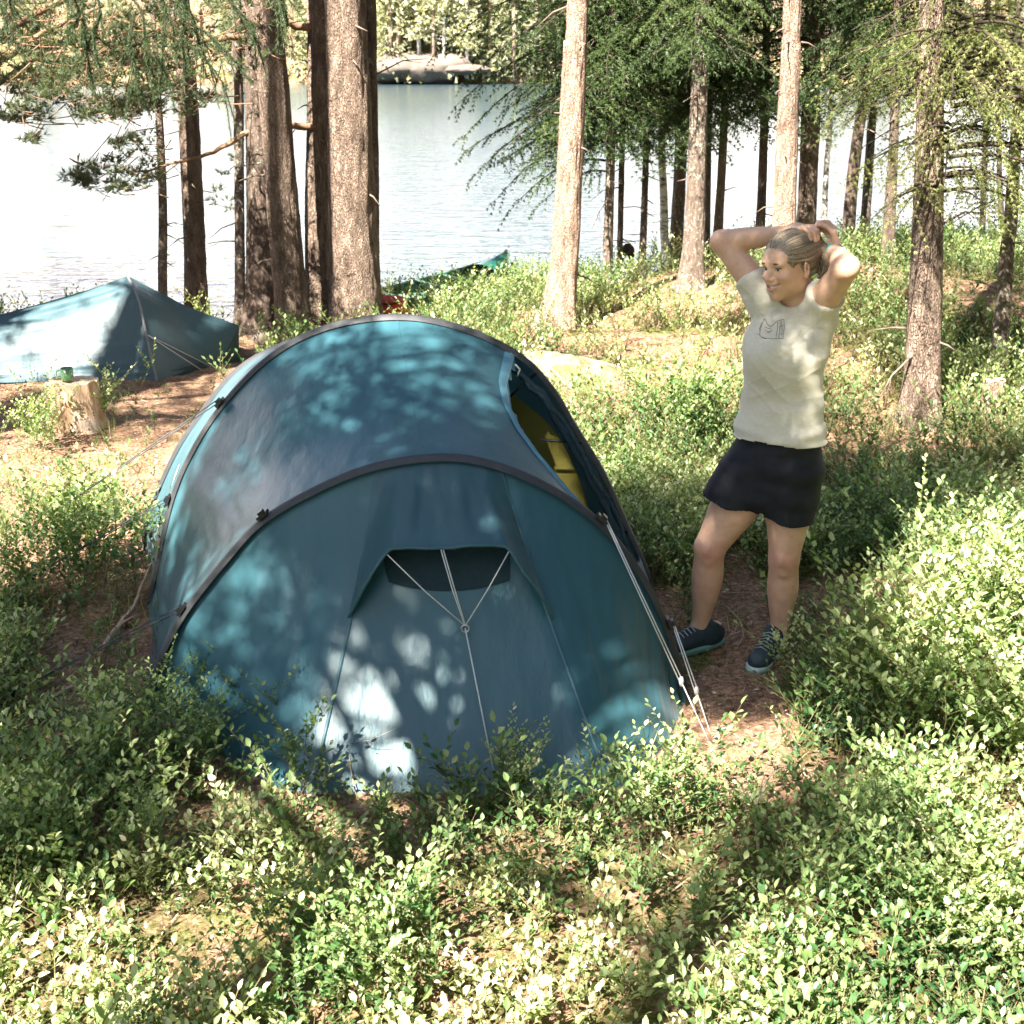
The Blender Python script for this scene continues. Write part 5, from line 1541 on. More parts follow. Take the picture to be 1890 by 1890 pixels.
ro = R(3); L2_ = L_ * math.cos(ro) + U_ * math.sin(ro); U_ = -L_ * math.sin(ro) + U_ * math.cos(ro); L_ = L2_
HM = np.stack([F_, L_, U_]); HS = 1.0
def H(f, l_, u): return HC + HS * (F_ * f + L_ * l_ + U_ * u)

BF = Field((.50, 4.55, -.02), (1.40, 5.32, 1.80), .0032)
# trunk under the clothes
def sec(px, py, Y, a, b):
    q = W(px, py, Y); return (q[2], q[0], q[1], a, b)
BF.loft([sec(1425, 905, 4.98, .150, .105), sec(1430, 850, 4.98, .160, .112), sec(1442, 780, 4.98, .138, .095), sec(1448, 720, 4.98, .130, .090), sec(1455, 650, 4.99, .145, .098), sec(1462, 600, 5.0, .150, .085), sec(1466, 570, 5.01, .095, .055)], YAW, .03)
BF.cone(J['nk'] + [0, 0, -.03], H(-.03, 0, -.055), .060, .052, .03)
BF.cone(J['shR'], J['nk'] + [0, 0, -.02], .050, .05, .03); BF.cone(J['shL'], J['nk'] + [0, 0, -.02], .052, .05, .03)
# arms
def limb(a, b, r, k=.02, bulge=(0, 0)):
    BF.limb(a, b, r, k, (bulge[0], bulge[1], 0))
limb(J['shR'], J['elR'], [.050, .053, .051, .046, .041], .02)
limb(J['elR'], J['wrR'], [.040, .042, .039, .032, .026], .025)
limb(J['shL'], J['elL'], [.054, .056, .053, .047, .042], .02)
limb(J['elL'], J['wrL'], [.041, .043, .039, .032, .026], .025)
# legs
limb(J['hipR'], J['knR'], [.102, .100, .090, .074, .060], .03)
limb(J['knR'], J['anR'], [.056, .060, .062, .053, .040, .034], .02, (.008, .012))
limb(J['hipL'], J['knL'], [.100, .096, .085, .070, .058], .03)
limb(J['knL'], J['anL'], [.055, .059, .061, .052, .039, .033], .02, (.006, .014))
for kn, off in (('knR', (-.014, -.036)), ('knL', (-.014, -.036))):
    BF.ell(J[kn] + [off[0], off[1], .012], (.030, .026, .032), None, .012)
    BF.ell(J[kn] + [off[0] * .6, off[1] * .9, -.045], (.018, .018, .022), None, .014)
# feet inside the shoes
FT = dict(R=(np.array([.828, 5.055, .045]), np.array([.625, 4.955, .03])), L=(np.array([1.065, 4.99, .045]), np.array([.945, 4.80, .03])))
for s_, an in (('R', 'anR'), ('L', 'anL')):
    BF.cone(J[an], FT[s_][0] + [0, 0, .03], .034, .028, .02); BF.cone(FT[s_][0], FT[s_][0] * .45 + FT[s_][1] * .55 + [0, 0, .004], .027, .022, .02)
# head
BF.ell(H(-.012, 0, .030), (.098, .076, .094), HM, .01)
BF.ell(H(.020, 0, -.005), (.074, .067, .088), HM, .03)
BF.ell(H(.040, 0, -.052), (.056, .050, .056), HM, .03)
BF.ell(H(.076, 0, -.096), (.020, .020, .015), HM, .025)
BF.ell(H(.000, 0, -.060), (.050, .056, .040), HM, .03)
for sg in (-1, 1):
    BF.ell(H(.068, .038 * sg, -.022), (.024, .021, .018), HM, .016)
    BF.ell(H(.084, .030 * sg, .027), (.012, .019, .006), HM, .014)
    BF.ell(H(.100, .031 * sg, .008), (.013, .016, .007), HM, .010, True)
BF.ell(H(.066, 0, .045), (.024, .048, .034), HM, .03)
BF.cone(H(.088, 0, .014), H(.112, 0, -.022), .0075, .0100, .012)
for sg in (-1, 1):
    BF.ell(H(.099, .0115 * sg, -.026), (.011, .0075, .0075), HM, .007)
    BF.ell(H(.100, .006 * sg, -.034), (.006, .0035, .004), HM, .004, True)
BF.ell(H(.078, 0, -.052), (.026, .034, .022), HM, .014)
# open smile: curved slot with lips
for t in np.linspace(-1, 1, 11):
    BF.ell(H(.100 - .018 * t * t, .031 * t, -.056 + .012 * t * t), (.012, .0052, .0062 * (1.05 - .6 * t * t)), HM, .003, True)
for t in np.linspace(-1, 1, 11):
    BF.ell(H(.094 - .020 * t * t, .034 * t, -.0485 + .012 * t * t), (.0080, .0055, .0026), HM, .004)
    BF.ell(H(.092 - .020 * t * t, .032 * t, -.0665 + .019 * t * t), (.0080, .0055, .0034), HM, .004)
for sg in (-1, 1):
    e = H(-.008, .077 * sg, -.004)
    EM = np.stack([F_ * .9 + L_ * .35 * sg, -F_ * .35 * sg + L_ * .9, U_]); EM /= np.linalg.norm(EM, axis=1)[:, None]
    BF.ell(e, (.019, .009, .033), EM, .006); BF.ell(e + HS * (L_ * .008 * sg + F_ * .002), (.009, .006, .018), EM, .004, True)
    BF.ell(e + HS * (-U_ * .026 + F_ * .004), (.010, .007, .009), EM, .006)
# hands: palm, four fingers curled round the tail of hair, thumb from the side of the palm
GR = H(-.125, .012, .062)            # where the hair is gathered, behind and above the ear
def hand(wr, palm_dir, palm_n, target, s_):
    pd_ = palm_dir / np.linalg.norm(palm_dir); n_ = palm_n - pd_ * (palm_n @ pd_); n_ /= np.linalg.norm(n_); side = np.cross(pd_, n_) * s_
    M = np.stack([pd_, side, n_])
    c = wr + pd_ * .045
    BF.cone(wr, wr + pd_ * .02, .025, .026, .015)
    BF.ell(c, (.046, .036, .016), M, .014)
    for i, (o_, l_) in enumerate(((-.026, .068), (-.009, .078), (.009, .073), (.025, .058))):
        k0 = wr + pd_ * (.082 - abs(i - 1.2) * .004) + side * o_
        p1 = k0 + (pd_ * .75 + n_ * .65) * l_ * .42
        p2 = p1 + (pd_ * .05 + n_ * 1.0) * l_ * .34
        p3 = p2 + (-pd_ * .75 + n_ * .55) * l_ * .27
        BF.ell(k0, (.0105, .0095, .0105), M, .006)
        BF.chain([wr + pd_ * .05 + side * o_ * .8, k0, p1, p2, p3], [.0095, .0098, .0088, .0080, .0068], .0035)
    t0 = wr + pd_ * .022 - side * .026
    t1 = t0 - side * .020 + pd_ * .026 + n_ * .012; t2 = t1 + pd_ * .026 + n_ * .018 + side * .004; t3 = t2 + pd_ * .014 + n_ * .016 + side * .012
    BF.chain([t0, t1, t2, t3], [.015, .0115, .0100, .0082], .006)
    return c
# right hand lies over the crown, knuckles up; left hand comes from the other side
hR = W(1476, 428, 5.11); hL = W(1533, 446, 5.02)
hand(J['wrR'] + [.002, -.004, .010], W(1500, 424, 4.955) - J['wrR'], np.array([.55, -.65, -.55]), None, 1)
hand(J['wrL'], W(1534, 428, 5.03) - J['wrL'], np.array([-1.0, -.25, -.15]), None, -1)
V_, Q_ = BF.mesh()
# lips carry their own colour
loc = (V_ - HC) @ HM.T / HS
tt = np.clip(loc[:, 1] / .033, -1.2, 1.2)
um = -.0485 + .012 * tt ** 2; lm = -.0665 + .019 * tt ** 2
lip = ((np.abs(loc[:, 2] - um) < .0034) | (np.abs(loc[:, 2] - lm) < .0044)) & (np.abs(tt) < 1.05) & (loc[:, 0] > .068)
cheek = np.exp(-(((loc[:, 0] - .07) / .03) ** 2 + ((np.abs(loc[:, 1]) - .042) / .02) ** 2 + ((loc[:, 2] + .022) / .02) ** 2))
var = np.where(lip, .55, .0 + .22 * cheek)
for kn in ('knR', 'knL'):
    var = np.maximum(var, .5 * np.exp(-((V_ - J[kn] - [0, -.04, 0]) ** 2).sum(1) / .05 ** 2))
for el in ('elR', 'elL'):
    var = np.maximum(var, .30 * np.exp(-((V_ - J[el]) ** 2).sum(1) / .04 ** 2))
m_skin, n, l, p = new_mat('skin')
at = n.new('ShaderNodeAttribute'); at.attribute_name = 'var'
f1, src = noise_node(n, l, 26, 5, .65)
c = ramp(n, l, f1, [(.3, (.54, .325, .215)), (.7, (.66, .43, .30))])
c = mixc(n, l, at.outputs['Fac'], c, (.46, .15, .115))
l.new(c, p.inputs['Base Color']); p.inputs['Roughness'].default_value = .48; p.inputs['Specular IOR Level'].default_value = .4
p.inputs['Subsurface Weight'].default_value = .12; p.inputs['Subsurface Radius'].default_value = (.02, .008, .005); p.inputs['Subsurface Scale'].default_value = .5
f2, _ = noise_node(n, l, 140, 3, .6); bump(n, l, p, f2, 1.0, .0006)
OW = np.array([.86, 4.95, 0.0])
woman = thing('person', 'woman in a pale grey green t-shirt and black shorts tying her hair with both hands', 'person', tuple(OW))
mesh_obj('body', V_ - OW, Q_, m_skin, woman, True, var)
# eyes: white, iris, lids and lashes; teeth; brows
m_eye = simple('eye_white', (.75, .72, .70), .2, .02, 5); m_iris = simple('iris', (.05, .07, .08), .15, .1, 50); m_teeth = simple('teeth', (.80, .76, .68), .25, .03, 30); m_brow = simple('brow_hair', (.12, .08, .05), .8, .2, 90)
def ball(c, r, M=None, n_=16):
    u = np.linspace(0, math.pi, n_)[:, None]; w_ = np.linspace(0, 2 * math.pi, n_ * 2, endpoint=False)[None]
    d = np.stack([np.sin(u) * np.cos(w_), np.sin(u) * np.sin(w_), np.cos(u) + 0 * w_], -1) * np.asarray(r)
    if M is not None: d = d @ np.asarray(M)
    i = np.arange(n_ - 1)[:, None]; j = np.arange(2 * n_)[None]
    q = np.stack(np.broadcast_arrays(i * 2 * n_ + j, (i + 1) * 2 * n_ + j, (i + 1) * 2 * n_ + (j + 1) % (2 * n_), i * 2 * n_ + (j + 1) % (2 * n_)), -1).reshape(-1, 4)
    return d.reshape(-1, 3) + c, q
for sg in (-1, 1):
    b = Bag(); b.add(*ball(H(.0815, .030 * sg, .008), np.array([.0105, .0125, .0050]) * HS, HM)); e_ = b.obj('eye', m_eye, woman, True, None)
    e_.location = tuple(-OW)
    b = Bag(); b.add(*ball(H(.0905, .030 * sg + .003, .0075), np.array([.0030, .0048, .0040]) * HS, HM)); i_ = b.obj('iris', m_iris, e_)
    b = Bag(); b.tube(np.array([H(.0845 + .010 * (1 - x * x), (.030 + .0135 * x) * sg, .0120 + .002 * (1 - x * x)) for x in np.linspace(-1, 1, 9)]), .0022, 5)
    q_ = b.obj('eyelash', m_brow, woman); q_.location = tuple(-OW)
    b = Bag(); b.tube(np.array([H(.088 + .012 * (1 - x * x) - .006 * (x > 0) * x, (.030 + .019 * x) * sg, .0275 + .004 * (1 - x * x)) for x in np.linspace(-1, 1, 11)]), [.001, .0022, .003, .0033, .0035, .0035, .0033, .003, .0026, .002, .001], 6)
    q_ = b.obj('eyebrow', m_brow, woman); q_.location = tuple(-OW)
b = Bag()
tp = np.array([[H(.0955 - .020 * t * t, .029 * t, -.0490 + .011 * t * t), H(.0960 - .020 * t * t, .028 * t, -.0600 + .014 * t * t)] for t in np.linspace(-1, 1, 13)])
b.add(tp.reshape(-1, 3), grid_faces(13, 2)); q_ = b.obj('teeth', m_teeth, woman); q_.location = tuple(-OW)

# hair: swept back from the forehead, gathered behind the crown, a short tail hangs below the hands
HF = Field(HC - .24, HC + .24, .0028)
HF.ell(H(-.011, 0, .032), (.107, .085, .099), HM, .01)
HF.ell(H(-.060, 0, .050), (.072, .066, .066), HM, .03)
HF.chain([H(-.085, .004, .060), GR], [.050, .024], .04)
HF.chain([GR, GR + [.020, -.02, -.020], GR + [.034, -.03, -.060], GR + [.032, -.035, -.100], GR + [.022, -.03, -.130]], [.022, .022, .020, .014, .005], .012)
HF.ell(H(-.045, 0, -.010), (.058, .072, .050), HM, .02)
# cut the face and the ears free
HF.ell(H(.094, 0, -.034), (.080, .100, .080), HM, .006, True)
HF.ell(H(.022, .090, -.020), (.046, .034, .046), HM, .006, True); HF.ell(H(.022, -.090, -.020), (.046, .034, .046), HM, .006, True)
HV, HQ = HF.mesh()
lh = (HV - HC) @ HM.T
# comb grooves run from the brow to the knot
gv = HV - GR; gd = np.linalg.norm(gv, axis=1)[:, None]; gn = gv / (gd + 1e-6)
ang = np.arctan2(gn @ L_, gn @ U_)
nr = HV - H(-.03, 0, .03); nr /= np.linalg.norm(nr, axis=1)[:, None]
HV = HV + nr * ((vnoise(ang * 26, gd[:, 0] * 3, 5) - .5) * .0052 + (vnoise(ang * 60, gd[:, 0] * 6, 6) - .5) * .002)[:, None]
m_hair, n, l, p = new_mat('ash_hair')
at = n.new('ShaderNodeAttribute'); at.attribute_name = 'var'
l.new(ramp(n, l, at.outputs['Fac'], [(.2, (.085, .064, .040)), (.5, (.19, .148, .092)), (.8, (.33, .265, .175))]), p.inputs['Base Color'])
p.inputs['Roughness'].default_value = .42; p.inputs['Specular IOR Level'].default_value = .6
hvar = .5 + (vnoise(ang * 22, gd[:, 0] * 12, 15) - .5) * .5 + (vnoise(ang * 120, gd[:, 0] * 22, 16) - .5) * .6
hair = mesh_obj('hair', HV - OW, HQ, m_hair, woman, True, np.clip(hvar, 0, 1))
b = Bag(); rs = np.random.default_rng(8)
for k in range(70):
    a = rs.normal(0, 1, 3) * [.012, .012, .006]; e = GR + [.026, -.03, -.118] + rs.normal(0, 1, 3) * [.02, .016, .016]
    b.tube(spline([GR + a, GR + [.024, -.02, -.03] + a * 1.2, (GR + [.034, -.03, -.07]) + a * 1.4, e], 9), [.0016] * 8 + [.0004], 4, False, float(np.clip(rs.normal(.5, .2), 0, 1)))
for k in range(22):
    s0 = H(.01 + .02 * rs.random(), .070, .01 + .04 * rs.random()); b.tube(spline([s0, s0 + [.01, -.004, -.01], s0 + [.022 + .01 * rs.random(), .0, -.03]], 6), .0008, 3, False, .4)
hl = b.obj('loose_hair', m_hair, woman); hl.location = tuple(-OW)
# bracelet and watch on the left wrist
wd = J['wrL'] - J['elL']; wd /= np.linalg.norm(wd); wa = np.cross(wd, [0, 0, 1]); wa /= np.linalg.norm(wa); wb = np.cross(wd, wa); wc = J['wrL'] - wd * .012
aa = np.linspace(0, 2 * math.pi, 33)
m_teal = simple('teal_strap', (.06, .36, .38), .5, .1, 30); m_watch = simple('watch_case', (.75, .72, .68), .25, .05, 30, metallic=.3)
b = Bag()
for o_ in (-.006, -.002, .002, .006):
    b.tube(np.array([wc + wd * o_ + (wa * math.cos(a) + wb * math.sin(a)) * .0295 for a in aa]), .003, 6, False)
br = b.obj('watch_strap', m_teal, woman); br.location = tuple(-OW)
wpos = wc + (wa * .35 - wb * .0 + np.array([.6, -.6, .2])) / np.linalg.norm(wa * .35 + np.array([.6, -.6, .2])) * .031
b = Bag(); wn_ = wpos - wc; wn_ /= np.linalg.norm(wn_); b.tube(np.array([wpos - wn_ * .002, wpos + wn_ * .006]), .014, 20); ww = b.obj('watch', m_watch, woman); ww.location = tuple(-OW)

# t-shirt
SF = Field((.62, 4.65, .75), (1.36, 5.30, 1.62), .0042)
SF.loft([sec(1442, 822, 4.98, .184, .134), sec(1441, 790, 4.98, .173, .125), sec(1443, 750, 4.98, .152, .107), sec(1445, 700, 4.98, .144, .102), sec(1452, 650, 4.985, .153, .110), sec(1458, 612, 4.99, .158, .106), sec(1464, 580, 5.0, .142, .084), sec(1468, 562, 5.01, .10, .062)], YAW, .02)
for a_, b_, s_ in (('shR', 'elR', -1), ('shL', 'elL', 1)):
    d_ = J[b_] - J[a_]; Ld = np.linalg.norm(d_)
    SF.cone(J[a_] - [0, 0, .02], J[a_] + d_ * .24, .070, .068, .03)
    SF.cone(J[a_] + [0, 0, -.03] - AX * .02 * s_, W(1464, 566, 5.005), .068, .060, .03)
SF.ell(W(1446, 662, 4.915), (.105, .045, .06), np.stack([AX, -FW, [0, 0, 1.0]]), .08)
# openings: neck, cuffs and hem are cut away, and the inside is hollow so the arms and neck pass through
SF.ell(J['nk'] + FW * .022 + [0, 0, .045], (.076, .070, .066), None, .008, True)
for a_, b_, e0 in (('shR', 'elR', .26), ('shL', 'elL', .24)):
    d_ = (J[b_] - J[a_]); n_ = d_ / np.linalg.norm(d_)
    tiltv = n_ * 1.0 + np.array([0, 0, .12]); tiltv /= np.linalg.norm(tiltv)
    c_ = J[a_] + d_ * e0 + tiltv * .15
    SF.ell(c_, (.15, .15, .15), None, .004, True)
SV, SQ = SF.mesh()
# cut the hem along a wavering line and drape folds
me_n = np.zeros_like(SV); a_, b_, c_ = SV[SQ[:, 0]], SV[SQ[:, 1]], SV[SQ[:, 2]]
fn = np.cross(b_ - a_, c_ - a_)
for k in range(4): np.add.at(me_n, SQ[:, k], fn)
me_n /= np.linalg.norm(me_n, axis=1)[:, None] + 1e-9
u_ = (SV - OW) @ AX; z_ = SV[:, 2]; armL = J['shL'] + [0, 0, -.06]; armR = J['shR'] + [0, 0, -.06]
front = np.clip(me_n @ FW, 0, 1)
dL = np.linalg.norm((SV - armL) * [1, 1, .8], axis=1); dR = np.linalg.norm((SV - armR) * [1, 1, .8], axis=1)
aL = np.arctan2(SV[:, 2] - armL[2], (SV - armL) @ AX); aR = np.arctan2(SV[:, 2] - armR[2], (SV - armR) @ AX)
fold = .0030 * np.sin(aL * 7 + vnoise(dL * 10, aL, 2) * 3) * np.exp(-(dL / .16) ** 2) * sstep(.04, .12, dL) + .0030 * np.sin(aR * 7 + vnoise(dR * 10, aR, 3) * 3) * np.exp(-(dR / .14) ** 2) * sstep(.04, .12, dR)
low = sstep(1.02, .88, z_)
fold += (vnoise(u_ * 16 + z_ * 4, z_ * 34, 21) - .5) * .012 * (.25 + low) + (vnoise(u_ * 9 - z_ * 12, z_ * 9 + u_ * 6, 22) - .5) * .016
neckd = np.abs(u_ - .12)
rdg = 1 - np.abs(2 * vnoise(u_ * 5 + z_ * 5 + 3, z_ * 15 - u_ * 9, 31) - 1); rdg2 = 1 - np.abs(2 * vnoise(u_ * 4 - z_ * 7 + 8, z_ * 11 + u_ * 10, 33) - 1)
fold += .0065 * (rdg ** 3) * (.35 + low) + .0035 * rdg2 ** 3
fold += .006 * np.cos(u_ * 42 + 1.0) * np.exp(-((z_ - 1.30) / .07) ** 2) * front
SV2 = SV + me_n * fold[:, None]
hemz = W(1442, 806, 4.98)[2] + .006 * np.sin(u_ * 16)
keep = (SV2[SQ][:, :, 2].mean(1) > hemz[SQ].mean(1))
m_shirt, n, l, p = new_mat('pale_jersey')
f1, src = noise_node(n, l, 60, 4, .7, 'Object', (1, 1, 2.5))
l.new(ramp(n, l, f1, [(.3, (.54, .515, .41)), (.7, (.63, .60, .49))]), p.inputs['Base Color']); p.inputs['Roughness'].default_value = .85
p.inputs['Sheen Weight'].default_value = .25; f2, _ = noise_node(n, l, 500, 2, .5); bump(n, l, p, f2, 1.0, .0006)
# offset inwards copy gives the cloth its thickness
sk_ = SQ[keep]
shirt = mesh_obj('t_shirt', SV2 - OW, sk_, m_shirt, woman, True)
sd = shirt.modifiers.new('thickness', 'SOLIDIFY'); sd.thickness = .0025; sd.offset = -1
# line drawing printed on the chest
from mathutils.bvhtree import BVHTree
bvh = BVHTree.FromPolygons([tuple(v) for v in SV2], [tuple(int(i) for i in q) for q in sk_])
m_ink = simple('printed_ink', (.20, .195, .165), .9, .1, 30)
def cz(x, y): return (1200 + x / 4.2, 380 + y / 4.2)
b = Bag()
for line in ([(888, 872), (872, 905), (850, 990), (868, 1020), (900, 1030)], [(868, 900), (846, 960)], [(822, 992), (848, 1000), (868, 1018), (920, 1028), (985, 1030), (1028, 1030)], [(886, 868), (896, 890), (915, 925), (935, 935), (960, 920), (985, 895), (1008, 885), (1036, 880)],
             [(1036, 882), (1040, 940), (1034, 985), (1030, 1030)], [(1008, 890), (1006, 950), (996, 1028)], [(1020, 888), (1022, 1000), (1010, 985)], [(990, 900), (986, 960), (975, 1026)], [(1000, 940), (1036, 925)], [(890, 958), (905, 972), (925, 975), (945, 968)], [(895, 940), (915, 950), (938, 948)], [(905, 985), (928, 982)]):
    P3 = []
    for x, y in np.array(spline(np.array(line, float), 14)):
        px, py = cz(x, y); d = ray(px, py); d = d / np.linalg.norm(d)
        h_, nn_, _, _ = bvh.ray_cast(Vector((0, 0, CAM_H)), Vector(tuple(d)))
        if h_ is not None: P3.append(np.array(h_) + np.array(nn_) * (.0012 if np.dot(np.array(nn_), d) < 0 else -.0012))
    if len(P3) > 3: b.tube(np.array(P3), .0009, 4, False)
pr = b.obj('print', m_ink, shirt); pr.location = tuple(-OW)

# shorts
KF = Field((.55, 4.66, .58), (1.34, 5.28, 1.08), .0045)
KF.loft([sec(1408, 938, 4.98, .10, .10), sec(1416, 910, 4.98, .150, .125), sec(1426, 880, 4.98, .174, .132), sec(1431, 850, 4.98, .176, .134), sec(1438, 812, 4.98, .160, .118), sec(1442, 780, 4.98, .146, .103)], YAW, .02)
def leg_cut(hip, knee, pxh, r0, r1):
    e = W(*pxh); KF.cone(hip + [0, 0, .03], e + (e - hip) * .9, r0, r1, .03)
leg_cut(J['hipR'] + [.0, 0, 0], None, (1352, 921, 4.99), .116, .104)
leg_cut(J['hipL'], None, (1451, 952, 4.94), .116, .104)
eR, eL = W(1352, 922, 4.99), W(1451, 954, 4.94)
sl, X, Y, Z = KF.region(KF.lo, KF.lo + KF.n * KF.h, 0)
uu_ = np.clip(((X - eR[0]) * AX[0] + (Y - eR[1]) * AX[1]) / ((eL - eR) @ AX), -.6, 1.5)
KF.F = np.maximum(KF.F, (eR[2] + (eL[2] - eR[2]) * uu_ - Z) * .9 + 0 * Y).astype(np.float32)
for dz_, r_ in ((8, .007), (24, .016), (45, .028)):
    KF.cone(W(1405, 944 + dz_, 4.75), W(1405, 944 + dz_, 5.2), r_, r_, .008, True)
KV, KQ = KF.mesh()
kn_ = np.zeros_like(KV); fn = np.cross(KV[KQ[:, 1]] - KV[KQ[:, 0]], KV[KQ[:, 2]] - KV[KQ[:, 0]])
for k in range(4): np.add.at(kn_, KQ[:, k], fn)
kn_ /= np.linalg.norm(kn_, axis=1)[:, None] + 1e-9
uk = (KV - OW) @ AX
KV = KV + kn_ * ((vnoise(uk * 14 + KV[:, 2] * 10, KV[:, 2] * 22 - uk * 8, 4) - .5) * .014)[:, None]
m_shorts = simple('black_shorts_cloth', (.010, .012, .016), .75, .2, 40, .001, .3)
mesh_obj('shorts', KV - OW, KQ, m_shorts, woman, True)

# running shoes
m_upper = simple('dark_shoe_mesh', (.018, .034, .045), .7, .35, 120, .001)
m_sole = simple('pale_shoe_sole', (.36, .52, .52), .6, .1, 40)
m_sock = simple('sock', (.03, .03, .035), .9, .2, 60); m_lace = simple('lace', (.30, .38, .40), .7, .1, 60)
def shoe(heel, toe, s_, sole_mat, an):
    d_ = toe - heel; d_[2] = 0; Ls = np.linalg.norm(d_); d_ /= Ls; sd_ = np.cross([0, 0, 1.0], d_)
    g = min(heel[1], toe[1]); c0 = (heel + toe) / 2; z0 = -.004
    def A(f, w, z): return np.array([heel[0], heel[1], 0]) + d_ * f * (Ls + .055) - d_ * .035 + sd_ * w + np.array([0, 0, z0 + z])
    U = Field(c0 - [.22, .22, .08], c0 + [.22, .22, .16], .003)
    M = np.stack([d_, sd_, [0, 0, 1.0]])
    U.ell(A(.20, 0, .055), (.062, .040, .050), M, .02); U.ell(A(.45, 0, .050), (.080, .040, .046), M, .03); U.ell(A(.76, .004, .042), (.070, .046, .034), M, .03)
    U.cone(A(.24, 0, .06), A(.20, 0, .105), .040, .038, .02); U.cone(A(.45, 0, .075), A(.30, 0, .100), .030, .034, .02)
    U.cone(A(.17, 0, .11), A(.15, 0, .20), .033, .045, .004, True)
    sl, X, Y, Z = U.region(U.lo, U.lo + U.n * U.h, 0)
    U.F = np.maximum(U.F, (.022 + z0 - Z) + 0 * X + 0 * Y).astype(np.float32)
    v_, q_ = U.mesh(); t_ = mesh_obj('shoe', v_ - OW, q_, m_upper, woman, True)
    # sole
    ou = np.linspace(0, 2 * math.pi, 48, endpoint=False)
    f_ = .5 - .52 * np.cos(ou); wdt = (.040 + .010 * np.sin((f_ - .35) * 3.2)) * np.sign(np.sin(ou)) * np.abs(np.sin(ou)) ** .62
    rows = []
    for zz, ex in ((.000, .94), (.004, 1.0), (.016, 1.03), (.028, 1.0)):
        rows.append(np.array([A(.5 + (a - .5) * ex, b_ * ex, zz + .012 * max(0, a - .8)) for a, b_ in zip(f_, wdt)]))
    S_ = np.array(rows); n_ = 48
    i = np.arange(3)[:, None]; j = np.arange(n_)[None]; q = np.stack(np.broadcast_arrays(i * n_ + j, i * n_ + (j + 1) % n_, (i + 1) * n_ + (j + 1) % n_, (i + 1) * n_ + j), -1).reshape(-1, 4)
    vv = np.vstack([S_.reshape(-1, 3), A(.5, 0, 0), A(.5, 0, .028)])
    jj = np.arange(n_); caps = np.concatenate([np.stack([(jj + 1) % n_, jj, np.full(n_, 4 * n_)], 1), np.stack([3 * n_ + jj, 3 * n_ + (jj + 1) % n_, np.full(n_, 4 * n_ + 1)], 1)])
    o_ = mesh_obj('sole', vv - OW, [q, caps], sole_mat, t_, True)
    b = Bag()
    for k in range(6):
        f0 = .42 + .06 * k; zt = .119 - .031 * (k / 5)
        b.tube(np.array([A(f0, -.026, zt - .012), A(f0 + .015, 0, zt + .001), A(f0, .026, zt - .012)]) - OW, .0026, 5)
    b.obj('lace', m_lace, t_)
    b = Bag(); b.tube(np.array([J[an] + [0, 0, -.055], J[an] + [0, 0, -.018]]) - OW, [.036, .0365], 20); b.obj('sock', m_sock, t_)
m_sole2 = simple('teal_shoe_sole', (.12, .26, .25), .6, .1, 40)
shoe(FT['R'][0], FT['R'][1], 1, m_sole2, 'anR'); shoe(FT['L'][0], FT['L'][1], -1, m_sole, 'anL')
# ------------------------------------------------------------------ bilberry heath
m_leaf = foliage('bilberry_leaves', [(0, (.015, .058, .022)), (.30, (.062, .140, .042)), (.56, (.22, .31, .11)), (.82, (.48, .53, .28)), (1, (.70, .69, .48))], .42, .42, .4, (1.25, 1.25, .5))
m_stem = simple('bilberry_stems', (.13, .11, .055), .8, .35, 25, 0, .2)

def leaf_set(P, D, N, L, W, hi=True):
    """leaf blades: P base, D direction, N up; folded along the midrib"""
    S = np.cross(D, N); S /= np.linalg.norm(S, axis=1)[:, None] + 1e-9
    N = np.cross(S, D)
    L = L[:, None]; W = W[:, None]
    if hi:
        v = np.stack([P, P + D * L * .34 + S * W * .48 + N * W * .12, P + D * L * .68 + S * W * .40 + N * W * .06, P + D * L - N * L * .10,
                      P + D * L * .68 - S * W * .40 + N * W * .06, P + D * L * .34 - S * W * .48 + N * W * .12, P + D * L * .34, P + D * L * .68 - N * L * .02], 1)
        i = np.arange(len(P))[:, None] * 8
        tri = np.concatenate([i + [0, 6, 1], i + [2, 7, 3], i + [0, 5, 6], i + [4, 3, 7]])
        quad = np.concatenate([i + [1, 6, 7, 2], i + [5, 4, 7, 6]])
        return v.reshape(-1, 3), [tri, quad], 8
    v = np.stack([P, P + D * L * .5 + S * W * .5 + N * W * .15, P + D * L, P + D * L * .5 - S * W * .5 + N * W * .15], 1)
    i = np.arange(len(P))[:, None] * 4
    return v.reshape(-1, 3), [np.concatenate([i + [0, 2, 1], i + [0, 3, 2]])], 4

